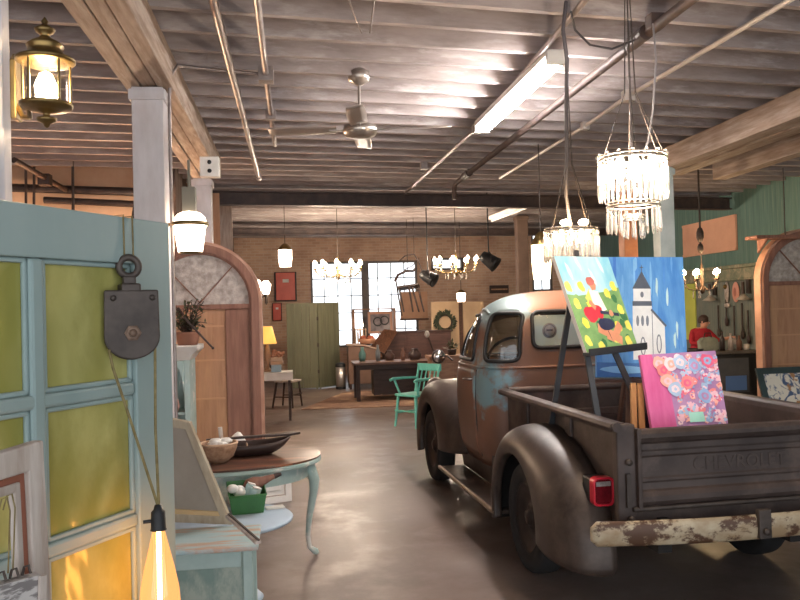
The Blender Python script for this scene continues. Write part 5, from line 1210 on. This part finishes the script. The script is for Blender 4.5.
# goods on the long table
tb = TBL; goods = [(-.75, .1, 'glass_jar', 'teal glass jar on the long table, leftmost', (90, 132, 128), .07, .28), (-.45, .0, 'glass_jar', 'grey bottle on the long table beside the teal jar', (110, 116, 120), .05, .32), (-.2, .15, 'pot', 'dark pot on the long table', (70, 54, 50), .1, .2), (.05, .0, 'figurine', 'reddish figurine on the long table', (110, 82, 72), .05, .24), (.3, .1, 'wire_basket', 'dark basket on the long table near the turquoise chair', (64, 50, 48), .13, .22)]
for dx, dy, nm, lb, col, r, h in goods:
    t = thing(nm, lb, nm.split('_')[-1], (tb.x + dx, tb.y + dy, zt2)); mm = M(nm + '_glaze', col, rough=.3)
    MB().lathe([(0, 0), (r * .8, 0), (r, h * .3), (r * .95, h * .55), (r * .45, h * .8), (r * .5, h * .95), (r * .4, h * .95), (0, h * .7)], n=16).build('body', mm, t); MB().lathe([(r * .46, h * .94), (r * .56, h * .95), (r * .5, h), (0, h)], n=14).build('lid', mm, t)
# painted board slanting off the desk
c = [P(370, 347, Y=17.95), P(384, 354, Y=17.9), P(398, 331, Y=18.5), P(384, 329, Y=18.55)]
t, _n = board_thing('slanted_board', 'brown board tilted between the desk and the sideboard', 'board', c, .03, m_wood); MB().bar(c[0], c[1], .03, .03).build('edge', m_dwood, t, world=True)
# shelf unit with framed mirror, lamp, spools
a, b = P(353, 309, Y=20.2), P(395, 346, Y=20.2)
t = thing('shelf_unit', 'tan open shelf unit against the large back window', 'shelf', ((a.x + b.x) / 2, 20.3, 0)); w = (b.x - a.x) / 2; m_sh = M('tan_shelf', (170, 128, 98), (146, 106, 80), 3, .6)
for x in (-w, w): MB().bx(x - .03, x + .03, -.2, .2, 0, a.z).build('side', m_sh, t)
for z in (.12, .55, b.z - .0, a.z - .03): MB().bx(-w, w, -.2, .2, z, z + .03).build('shelf', m_sh, t)
MB().bx(-w, w, .17, .19, .1, b.z).build('back_panel', m_sh, t)
a, b = P(368, 312, Y=19.85), P(393, 333, Y=19.85); c = [V((a.x, 19.85, b.z)), V((b.x, 19.85, b.z)), V((b.x, 19.95, a.z)), V((a.x, 19.95, a.z))]
t = thing('framed_picture', 'dark picture in a pale red frame on the tan shelf unit', 'picture', c[0]); quad_frame('frame', c, .06, .03, M('rosy_frame', (190, 138, 112), rough=.5), t); n_ = (c[1] - c[0]).cross(c[3] - c[0]).normalized()
MB().ext([p - n_ * .02 for p in c], -n_ * .01).build('picture', M('dusky_picture', (92, 78, 84), (136, 124, 126), 4, .3), t, world=True)
b_ = MB()
for u, v in ((.4, .55), (.68, .6)): b_.lathe([(.09, 0), (.12, 0), (.12, .01), (.09, .01), (.09, 0)], quad(c, u, v) - n_ * .018, 16, -n_)
b_.build('rings', m_black, t, world=True)
for k in range(5):
    p = P(355.5 + 2.6 * k, 342, Y=20.1); t = thing('spindle', ['first', 'second', 'third', 'fourth', 'fifth'][k] + ' pale turned spindle from the left on the tan shelf unit', 'spindle', (p.x, 20.08, P(353, 346, Y=20.2).z + .031), 0, 'pale turned spindles on the tan shelf')
    MB().lathe([(0, 0), (.03, 0), (.03, .03), (.015, .06), (.025, .15), (.02, .3), (.012, .34), (.026, .38), (0, .42)], n=10).build('shaft', M('cream_turning', (216, 186, 156), rough=.6) if k == 0 else bpy.data.materials['cream_turning'], t)
p = P(360, 316, Y=20); t = thing('table_lamp', 'small glowing lamp at the top left of the tan shelf unit', 'lamp', (p.x, 20.1, P(360, 330, Y=20.2).z)); MB().lathe([(0, -.3), (.06, -.3), (.02, -.2), (.02, .1), (0, .1)], n=12).build('base', m_brass, t); MB().lathe([(.09, .1), (.06, .26)], n=14).build('lamp_shade', m_frost, t, solid=.004)
# orange crate and red cloth on desk top
p = P(373, 341, Y=17.9); t = thing('basket', 'orange basket of odds and ends on the slanted desk', 'basket', (p.x - .12, 18.0, 1.0)); MB().lathe([(0, 0), (.16, 0), (.2, .12), (.185, .12), (.14, .01), (0, .01)], n=18).build('basket', M('orange_wicker', (176, 128, 100), rough=.8), t); b_ = MB()
for k in range(8): b_.sph((R_.uniform(-.12, .12), R_.uniform(-.1, .1), .13), .06, 8)
b_.build('contents', M('russet_bits', (186, 112, 84), (150, 78, 60), 14, .8), t)
# hanging bentwood chair and branch silhouettes in the window
p = P(408, 285, Y=17.5)
t = thing('hanging_chair', 'bentwood chair hung up high in front of the back window', 'chair', p)
MB().tube([P(395, 281, Y=17.6), P(398, 275, Y=17.5), P(406, 271, Y=17.4), P(413, 271, Y=17.4), P(416, 268, Y=17.4)], .03, 8).build('back_bow', m_dwood, t, world=True)
MB().ext([P(397, 288, Y=17.4), P(418, 285, Y=17.4), P(420, 288, Y=17.9), P(399, 291, Y=17.9)], (0, 0, .04)).build('seat', m_dwood, t, world=True)
for x0, x1 in ((399, 404), (409, 413), (418, 424), (412, 419)): MB().tube([P(x0, 287, Y=17.5), P(x1, 312, Y=17.5)], [.025, .018], 8).build('leg', m_dwood, t, world=True)
MB().tube([P(396, 281, Y=17.6), P(399, 300, Y=17.55), P(402, 316, Y=17.5)], .018, 6).build('stay', m_dwood, t, world=True)
MB().tube([p + V((0, 0, .3)), V((p.x, p.y, 3.75))], .008, 5).build('hanging_wire', m_iron, t, world=True)
t = thing('branch', 'bare dark branch hanging in the back window', 'branch', P(405, 262, Y=17.2))
MB().tube([P(398, 262, Y=17.2), P(405, 256, Y=17.2), P(414, 254, Y=17.2), P(419, 262, Y=17.2), P(424, 277, Y=17.2)], [.012, .018, .02, .016, .01], 6).build('limb', m_dwood, t, world=True)
MB().tube([P(404, 270, Y=17.2), P(412, 266, Y=17.2), P(419, 258, Y=17.2)], .012, 6).build('twig', m_dwood, t, world=True)
MB().tube([P(414, 254, Y=17.2), V((P(414, 254, Y=17.2).x, 17.2, 3.75))], .006, 5).build('wire', m_iron, t, world=True)
# orange boards under the window
a, b = P(400, 292, Y=21.9), P(428, 318, Y=21.9); t = thing('orange_board', 'orange tinted board below the hanging chair legs', 'board', ((a.x + b.x) / 2, 21.93, b.z)); MB().bx(-(b.x - a.x) / 2, (b.x - a.x) / 2, -.02, .02, 0, a.z - b.z).build('board', M('orange_ply', (212, 168, 138), (196, 150, 122), 3, .7), t); MB().bx(-(b.x - a.x) / 2 - .02, (b.x - a.x) / 2 + .02, -.03, .03, -.05, 0).build('bottom_rail', m_wood, t)
# cream panels and wreath
m_pan = M('cream_panel', (226, 196, 158), (214, 180, 142), 2, .7)
pan = []
for k, (x0, x1) in enumerate(((431, 460), (463, 485))):
    a, b = P(x0, 302, Y=19.4), P(x1, 352, Y=19.4); t = thing('panel_door', ['tall cream panel carrying the wreath', 'second tall cream panel, right of the wreath panel by the truck cab'][k], 'panel', ((a.x + b.x) / 2, 19.45, 0)); w = (b.x - a.x) / 2
    MB().bx(-w, w, -.02, .02, .0, a.z).build('panel', m_pan, t, bev=.005)
    for x in (-w, w - .07): MB().bx(x, x + .07, -.03, -.02, 0, a.z).build('stile', m_pan, t)
    pan.append(((a.x + b.x) / 2, a.z))
q = P(461.5, 330, Y=19.4); t = thing('wood_post', 'thin brown post between the two cream panels', 'post', (q.x, 19.5, 0)); MB().bx(-.05, .05, -.05, .05, 0, 2.1).build('post', m_wood, t, bev=.005); MB().bx(-.07, .07, -.07, .07, 0, .08).build('foot', m_wood, t)
q = P(445, 322, Y=19.38); t = thing('wreath', 'green leafy wreath hung on the cream panel', 'wreath', q); MB().tube(circ((0, 0, 0), .18, 28, 'y'), .03, 6, True).build('ring', m_dwood, t); b_ = MB()
for k in range(170):
    a = R_.uniform(0, 2 * PI); r = .18 + R_.uniform(-.04, .05); p_ = V((r * math.cos(a), R_.uniform(-.05, .0), r * math.sin(a))); aa = a + R_.uniform(-.3, 1.2); d = V((math.cos(aa), R_.uniform(-.5, .1), math.sin(aa))).normalized(); s_ = d.cross(V((0, 1, 0))).normalized(); l = R_.uniform(.07, .13); b_.add([p_, p_ + d * l * .5 + s_ * .022, p_ + d * l, p_ + d * l * .5 - s_ * .022], [(0, 1, 2, 3)])
b_.build('leaves', M('wreath_leaf', (78, 84, 62), (54, 62, 46), 10, .7), t)
# crate seen between mirror and cab, with plant
a, b = P(446, 356, Y=14.2), P(466, 410, Y=14.2); t = thing('side_cabinet', 'low tan cabinet partly hidden by the truck mirror', 'cabinet', ((a.x + b.x) / 2, 14.5, 0)); w = .42
m_cr = M('tan_cabinet', (168, 134, 112), (140, 108, 90), 4, .7, st=(1, 1, 5)); MB().bx(-w, w, -.25, .25, .05, a.z - .06).build('body', m_cr, t, bev=.006); MB().bx(-w - .04, w + .04, -.29, .29, a.z - .06, a.z).build('top', m_cr, t, bev=.006)
for x in (-w / 2, w / 2): MB().bx(x - .18, x + .18, -.265, -.25, .12, a.z - .14).build('door', m_cr, t, bev=.004)
t = thing('potted_plant', 'small leafy plant on the low tan cabinet behind the truck', 'plant', ((a.x + b.x) / 2, 14.5, a.z)); MB().lathe([(0, 0), (.07, 0), (.09, .1), (.08, .1), (0, .08)], n=14).build('pot', m_dwood, t); b_ = MB()
for k in range(60):
    p_ = V((0, 0, .08)); d = V((R_.uniform(-1, 1), R_.uniform(-1, 1), R_.uniform(.1, 1))).normalized(); s_ = d.cross(V((0, 0, 1))).normalized(); l = R_.uniform(.1, .24); b_.add([p_ + d * l * .5, p_ + d * l * .8 + s_ * .02, p_ + d * l, p_ + d * l * .8 - s_ * .02], [(0, 1, 2, 3)])
b_.build('foliage', m_leaf, t)
# desk lamp arm in front of the sideboard
t = thing('desk_lamp', 'slim desk lamp with a pale head in front of the sideboard', 'lamp', (P(436, 362, Y=14.6).x, 14.55, P(446, 356, Y=14.2).z)); q = t.location; MB().lathe([(0, 0), (.07, 0), (.07, .02), (0, .03)], n=14).build('base', m_iron, t)
MB().tube([q + V((0, 0, .02)), P(433, 350, Y=14.5), P(427, 334, Y=14.5)], .012, 6).build('arm', m_iron, t, world=True); MB().sph(P(427, 334, Y=14.5), .045, 10, (1, 1, 1.5)).build('head', m_white, t, world=True)
# dark sign on the brick wall
a, b = P(490, 285.5, Y=21.9), P(509, 293, Y=21.9); t = thing('wall_sign', 'small dark sign on the brick wall above the truck cab', 'sign', ((a.x + b.x) / 2, 21.95, (a.z + b.z) / 2)); MB().bx(-(b.x - a.x) / 2, (b.x - a.x) / 2, -.03, .03, -(a.z - b.z) / 2, (a.z - b.z) / 2).build('board', m_dwood, t, bev=.005); MB().bx(-(b.x - a.x) / 2.3, (b.x - a.x) / 2.3, -.035, -.03, -.02, .02).build('pale_band', m_ply, t)

# ================================================================== right side
WX = 8.195
def RW(px, py): return PL(px, py, (WX, 0, 0), (1, 0, 0))
def wall_board(name, label, cat, px0, py0, px1, py1, th, mat, extra=None):
    a, b = RW(px0, py0), RW(px1, py1); t = thing(name, label, cat, (WX, (a.y + b.y) / 2, min(a.z, b.z))); h = abs(a.z - b.z); w = abs(a.y - b.y) / 2
    MB().bx(-th, 0, -w, w, 0, h).build('board', mat, t, bev=.004); MB().bx(-th - .01, -th, -w, w, 0, .05).bx(-th - .01, -th, -w, w, h - .05, h).build('edge_strip', extra or mat, t); return t
wall_board('notice_board', 'large orange-pink board high on the green wall', 'board', 684, 226, 738, 250, .04, M('salmon_board', (220, 172, 144), (208, 158, 132), 2, .7))
wall_board('lime_panel', 'bright lime green panel on the wall behind the red-shirted person', 'panel', 683, 277, 699, 340, .06, M('lime_paint', (196, 204, 92), (182, 192, 84), 2, .6))
q = RW(720, 263)
struct(MB().bx(8.0, 8.2, 9, 18, q.z - .14, q.z - .08).bx(8.08, 8.2, 9, 18, q.z - .32, q.z - .14).bx(8.06, 8.2, 9, 18, q.z - .36, q.z - .32).build('trim_2', M('mossy_cornice', (138, 140, 116), (104, 112, 94), 8, .7, c3=(160, 150, 126), sc3=6), bev=.006))
struct(MB().bx(8.16, 8.2, 8, 18, .0, q.z - .36).build('trim_3', M('grey_green_panelling', (122, 126, 118), (92, 108, 102), 5, .7, st=(1, 7, .5), c3=(128, 126, 114), sc3=3, lo3=.5, hi3=.65)))
for k, (px, py) in enumerate(((718, 290), (752, 288))):
    p = RW(px, py); t = thing('wall_sconce', ['dark candle sconce on the green wall, left of the pink plate', 'dark candle sconce on the green wall, right of the pink plate'][k], 'sconce', (8.12, p.y, p.z)); MB().bx(-.02, .02, -.05, .05, -.1, .34).build('back_plate', m_iron, t, bev=.01); MB().lathe([(0, -.22), (.14, -.2), (.06, -.14), (.03, -.1), (0, -.1)], (-.1, 0, 0), 14).build('cup', M('pale_cup', (170, 160, 146), rough=.5) if k == 0 else bpy.data.materials['pale_cup'], t); MB().tube([(-.1, 0, -.1), (-.1, 0, .12)], .03, 8).build('candle', m_dwood, t)
p = RW(739, 292); t = thing('wall_plate', 'pink oval plate hung on the green wall', 'plate', (8.13, p.y, p.z)); b_ = MB().sph((0, 0, 0), 1, 20, (.02, .12, .19)); b_.build('dish', M('pink_glaze', (206, 146, 128), rough=.4), t); MB().sph((-.012, 0, 0), 1, 16, (.016, .05, .09)).build('medallion', M('rust_glaze', (168, 104, 88), rough=.4), t)
p = RW(730, 292); t = thing('wall_ornament', 'pale carved ornament beside the pink plate', 'ornament', (8.13, p.y, p.z)); MB().sph((0, 0, 0), 1, 14, (.03, .07, .2)).sph((0, 0, -.25), 1, 12, (.03, .1, .05)).build('carving', m_tin, t); MB().sph((-.02, 0, .1), .05, 10).build('rosette', m_brass, t)
# utensils on the lower wall
for k, (px, py, h) in enumerate(((722, 318, .5), (730, 310, .4), (738, 322, .6), (746, 318, .55), (752, 324, .5))):
    p = RW(px, py); t = thing('wall_tool', ['first', 'second', 'third', 'fourth', 'fifth'][k] + ' dark tool from the left hanging above the black counter', 'tool', (8.12, p.y, p.z), 0, 'dark tools hung above the black counter'); MB().tube([(0, 0, -h * .5), (0, 0, h * .5)], .016, 6).build('handle', m_iron, t); MB().sph((0, 0, -h * .55), .06, 10, (.4, 1, 1.5)).build('head', [m_iron, m_dwood, m_tin][k % 3], t)
a = P(760, 238, Y=11.0); t = thing('wall_shelf', 'narrow reddish shelf high above the right arched door', 'shelf', (a.x + .6, 11.2, a.z)); MB().bx(-.6, .6, -.12, .2, 0, .05).build('shelf', m_plank, t, bev=.005)
for x in (-.4, .4): MB().ext([(x, .2, 0), (x, -.06, 0), (x, .2, -.2)], (.03, 0, 0)).build('bracket', m_plank, t)
MB().tube([(0, .1, .05), (0, .1, 3.76 - a.z)], .008, 5).build('hanging_rod', m_iron, t)
# counter
x0, x1 = P(686, 360, Y=13).x, 8.1; zc = .88
t = thing('shop_counter', 'black shop counter with a glazed front panel before the green wall', 'counter', ((x0 + x1) / 2, 13.35, 0)); w = (x1 - x0) / 2
MB().bx(-w, w, -.3, .3, .05, zc - .05).build('body', m_black, t, bev=.006); MB().bx(-w - .02, w, -.34, .34, zc - .05, zc).build('counter_top', M('grey_top', (110, 104, 98), (86, 82, 78), 4, .4), t, bev=.006)
gx0, gx1 = P(706, 360, Y=13).x - (x0 + x1) / 2, P(749, 360, Y=13).x - (x0 + x1) / 2
f_ = MB().bx(gx0 - .06, gx1 + .06, -.33, -.3, .1, zc - .06).build('front_frame', m_black, t, bev=.004); MB().bx(gx0, gx1, -.338, -.33, .16, zc - .12).build('glass', M('grey_glass', (92, 94, 98), (80, 84, 90), 3, .15), f_)
MB().bx((gx0 + gx1) / 2 - .04, gx1 - .05, -.345, -.338, .2, .45).build('blue_card', M('blue_card', (92, 130, 190), rough=.5), f_)
MB().bx(gx0 + .05, gx0 + .25, -.345, -.338, .2, .38).build('pale_card', m_white, f_)
cx_ = (x0 + x1) / 2
its = [(-.42, 'tray', 'dark tray on the black counter', (50, 46, 46), .16, .05), (-.1, 'bottle', 'yellow topped bottle on the black counter', (188, 176, 70), .04, .16), (.1, 'bottle', 'tall dark bottle at the middle of the black counter', (60, 52, 50), .045, .34), (.26, 'bottle', 'pale bottle on the black counter right of the dark one', (176, 166, 160), .045, .3), (.42, 'bottle', 'brown bottle near the right end of the black counter', (110, 80, 66), .05, .26), (.56, 'mug', 'white mug at the right end of the black counter', (210, 204, 196), .05, .1)]
for dx, nm, lb, col, r, h in its:
    t = thing(nm, lb, nm, (cx_ + dx, 13.25, zc)); mm = M(nm + '_finish', col, rough=.35)
    if h < .12: MB().lathe([(0, 0), (r * .9, 0), (r, h), (r * .93, h), (r * .8, .012), (0, .012)], n=18).build('body', mm, t); MB().tube(circ((0, 0, h), r * .97, 18, 'z'), .005, 5, True).build('rim', mm, t)
    else: MB().lathe([(0, 0), (r, 0), (r, h * .6), (r * .4, h * .75), (r * .35, h * .94), (0, h * .94)], n=14).build('body', mm, t); MB().lathe([(r * .42, h * .92), (r * .42, h), (0, h)], n=12).build('cap', mm, t)
# framed abstract picture standing on the floor by the right arch
a, b = P(764, 369, Y=10.6), P(812, 369, Y=10.6); wz = a.z
c = [V((a.x, 10.5, .0)), V((b.x + .2, 10.5, .0)), V((b.x + .2, 10.8, wz)), V((a.x, 10.8, wz))]
t = thing('framed_picture', 'abstract picture in a dark teal frame below the right arched door', 'picture', c[0]); quad_frame('frame', c, .09, .04, M('dark_teal_frame', (58, 74, 76), (46, 60, 62), 5, .4), t); n_ = (c[1] - c[0]).cross(c[3] - c[0]).normalized()
MB().ext([p - n_ * .02 for p in c], -n_ * .012).build('picture', M('abstract_picture', (226, 220, 206), (70, 92, 128), 5, .4, lo=.5, hi=.56, c3=(168, 124, 84), sc3=4, lo3=.56, hi3=.6, dist=1.5), t, world=True)
# dark hanging chain ornament near the small chandelier
t = thing('hanging_ornament', 'dark twisted ornament hanging above the small chandelier', 'ornament', P(701, 250, Y=11.45)); z = 0
p = P(700, 235, Y=11.4)
t.location = p
MB().sph((0, 0, 0), .07, 10, (.8, .8, 1.8)).sph((0, 0, -.2), .05, 10, (.9, .9, 1.6)).build('bead', m_iron, t); MB().tube([(0, 0, .1), (0, 0, 3.76 - p.z)], .012, 6).build('cord', m_iron, t)
# ------------------------------------------------------------------ person behind the counter
pp = P(697, 330, Y=13.95)
t = thing('person', 'person in a red shirt with dark hair reaching over behind the black counter', 'person', (pp.x, 13.95, 0), 0)
J = {'pel': (0, 0, .80), 'sp': (.02, -.02, .98), 'ch': (.05, -.05, 1.14), 'nk': (.08, -.08, 1.27), 'hd': (.10, -.10, 1.34), 'cr': (.10, -.09, 1.46),
     'shl': (-.10, -.02, 1.20), 'ell': (-.18, -.10, 1.0), 'wrl': (.0, -.28, .98), 'shr': (.2, -.06, 1.19), 'elr': (.34, -.12, 1.03), 'wrr': (.44, -.28, 1.08),
     'hpl': (-.09, 0, .76), 'knl': (-.10, -.03, .42), 'anl': (-.10, .02, .06), 'tol': (-.10, -.15, .03), 'hpr': (.09, 0, .76), 'knr': (.10, -.03, .42), 'anr': (.10, .02, .06), 'tor': (.10, -.15, .03)}
Rr = {'pel': (.15, .11), 'sp': (.14, .1), 'ch': (.16, .11), 'nk': (.05, .05), 'hd': (.075, .085), 'cr': (.07, .085), 'shl': (.062,) * 2, 'ell': (.042,) * 2, 'wrl': (.028,) * 2, 'shr': (.062,) * 2, 'elr': (.042,) * 2, 'wrr': (.028,) * 2, 'hpl': (.09,) * 2, 'knl': (.058,) * 2, 'anl': (.04,) * 2, 'tol': (.035,) * 2, 'hpr': (.09,) * 2, 'knr': (.058,) * 2, 'anr': (.04,) * 2, 'tor': (.035,) * 2}
E_ = [('pel', 'sp'), ('sp', 'ch'), ('ch', 'nk'), ('nk', 'hd'), ('hd', 'cr'), ('ch', 'shl'), ('shl', 'ell'), ('ell', 'wrl'), ('ch', 'shr'), ('shr', 'elr'), ('elr', 'wrr'), ('pel', 'hpl'), ('hpl', 'knl'), ('knl', 'anl'), ('anl', 'tol'), ('pel', 'hpr'), ('hpr', 'knr'), ('knr', 'anr'), ('anr', 'tor')]
for s_ in ('l', 'r'):
    w_ = V(J['wr' + s_]); d = (w_ - V(J['el' + s_])).normalized(); sd = d.cross(V((0, 0, 1))).normalized()
    J['pm' + s_] = tuple(w_ + d * .06); Rr['pm' + s_] = (.03, .02); E_.append(('wr' + s_, 'pm' + s_))
    for k, (o_, l) in enumerate(((-.03, .06), (-.01, .075), (.01, .08), (.03, .07))):
        a_ = w_ + d * .085 + sd * o_; b__ = a_ + d * l * .6 + V((0, 0, -.01)); c_ = b__ + d * l * .35 + V((0, 0, -.03))
        for nm, q_, r in (('a', a_, .011), ('b', b__, .01), ('c', c_, .008)): J['f%s%d%s' % (s_, k, nm)] = tuple(q_); Rr['f%s%d%s' % (s_, k, nm)] = (r, r)
        E_ += [('pm' + s_, 'f%s%da' % (s_, k)), ('f%s%da' % (s_, k), 'f%s%db' % (s_, k)), ('f%s%db' % (s_, k), 'f%s%dc' % (s_, k))]
    a_ = w_ + d * .04 + sd * -.045; J['t%s' % s_] = tuple(a_); Rr['t%s' % s_] = (.011, .011); J['u%s' % s_] = tuple(a_ + d * .04 - sd * .01); Rr['u%s' % s_] = (.009, .009); E_ += [('wr' + s_, 't' + s_), ('t' + s_, 'u' + s_)]
ks = list(J); me = bpy.data.meshes.new('body'); me.from_pydata([J[k] for k in ks], [(ks.index(a), ks.index(b)) for a, b in E_], [])
bo = bpy.data.objects.new('body', me); C.objects.link(bo); md = bo.modifiers.new('skin', 'SKIN'); md.use_smooth_shade = True
for k, sv in zip(ks, me.skin_vertices[0].data): sv.radius = Rr[k]
me.skin_vertices[0].data[ks.index('pel')].use_root = True
md = bo.modifiers.new('sub', 'SUBSURF'); md.levels = 2; md.render_levels = 2
dg = bpy.context.evaluated_depsgraph_get(); dg.update(); nm_ = bpy.data.meshes.new_from_object(bo.evaluated_get(dg)); bo.modifiers.clear(); bo.data = nm_; bo.parent = t
nm_.materials.clear()
for m_ in (M('person_skin', (206, 150, 124), rough=.5), M('red_shirt', (186, 44, 56), (160, 34, 46), 8, .8), M('dark_trousers', (48, 48, 58), rough=.8)): nm_.materials.append(m_)
for f in nm_.polygons:
    c_ = f.center; hand = min((c_ - V(J['pml'])).length, (c_ - V(J['pmr'])).length) < .14; elbow = min((c_ - V(J['wrl'])).length, (c_ - V(J['wrr'])).length) < .12
    f.material_index = 0 if (hand or elbow or c_.z > 1.265) else (2 if c_.z < .82 else 1); f.use_smooth = True
hd = V(J['hd']); fd = V((.5, -.86, 0)).normalized(); sd = V((.86, .5, 0))
b_ = MB()
def hair(u, v):
    th = PI * .62 * u; ph = 2 * PI * v; d = V((math.sin(th) * math.cos(ph), math.sin(th) * math.sin(ph), math.cos(th))); k = .105 if d.dot(fd) < .35 else .1
    p_ = hd + V((0, .01, .06)) - fd * .015 + V((d.x * k, d.y * k, d.z * .115)); 
    if d.dot(fd) > .45 and d.z < .45: p_ = hd + V((0, 0, .06)) + V((d.x, d.y, d.z)) * .07
    return p_
b_.grid(hair, 10, 20, cv=True).build('hair', M('dark_hair', (74, 54, 46), (54, 40, 34), 30, .6), t)
b_ = MB()
for k in (-1, 1): b_.sph(hd + fd * .082 + sd * .03 * k + V((0, 0, .05)), .008, 8)
b_.build('eyes', m_black, t); MB().sph(hd + fd * .095 + V((0, 0, .02)), .014, 8, (.8, .8, 1.3)).build('nose', nm_.materials[0], t); MB().sph(hd + fd * .085 + V((0, 0, -.02)), .016, 8, (1, .6, .35)).build('mouth', M('lips', (170, 86, 84), rough=.5), t)
b_ = MB()
for k in (-1, 1): b_.sph(hd + sd * .085 * k + V((0, 0, .04)), .02, 8, (.6, .8, 1.2))
b_.build('ears', nm_.materials[0], t)
t = thing('shopping_bag', 'pale green-grey bag on the counter in front of the person', 'bag', (P(708, 345, Y=13.2).x, 13.2, zc)); MB().ext([(-.16, -.06, 0), (.16, -.06, 0), (.18, -.05, .2), (.1, -.05, .25), (-.1, -.04, .24), (-.17, -.05, .18)], (0, .13, 0)).build('body', M('grey_green_bag', (140, 144, 128), (112, 118, 106), 6, .7), t, bev=.02); MB().tube([(-.08, 0, .22), (-.05, 0, .32), (.05, 0, .32), (.08, 0, .22)], .009, 6).build('strap', m_black, t)

# ================================================================== daylight
w = bpy.data.worlds.new('daylight'); sc.world = w; w.use_nodes = True
bg = w.node_tree.nodes['Background']; bg.inputs[0].default_value = (.88, .94, 1.0, 1); bg.inputs[1].default_value = 1.55
sc.view_settings.exposure = 1.0
sc.cycles.max_bounces = 8; sc.cycles.transparent_max_bounces = 12; sc.cycles.sample_clamp_indirect = 10; sc.cycles.diffuse_bounces = 6
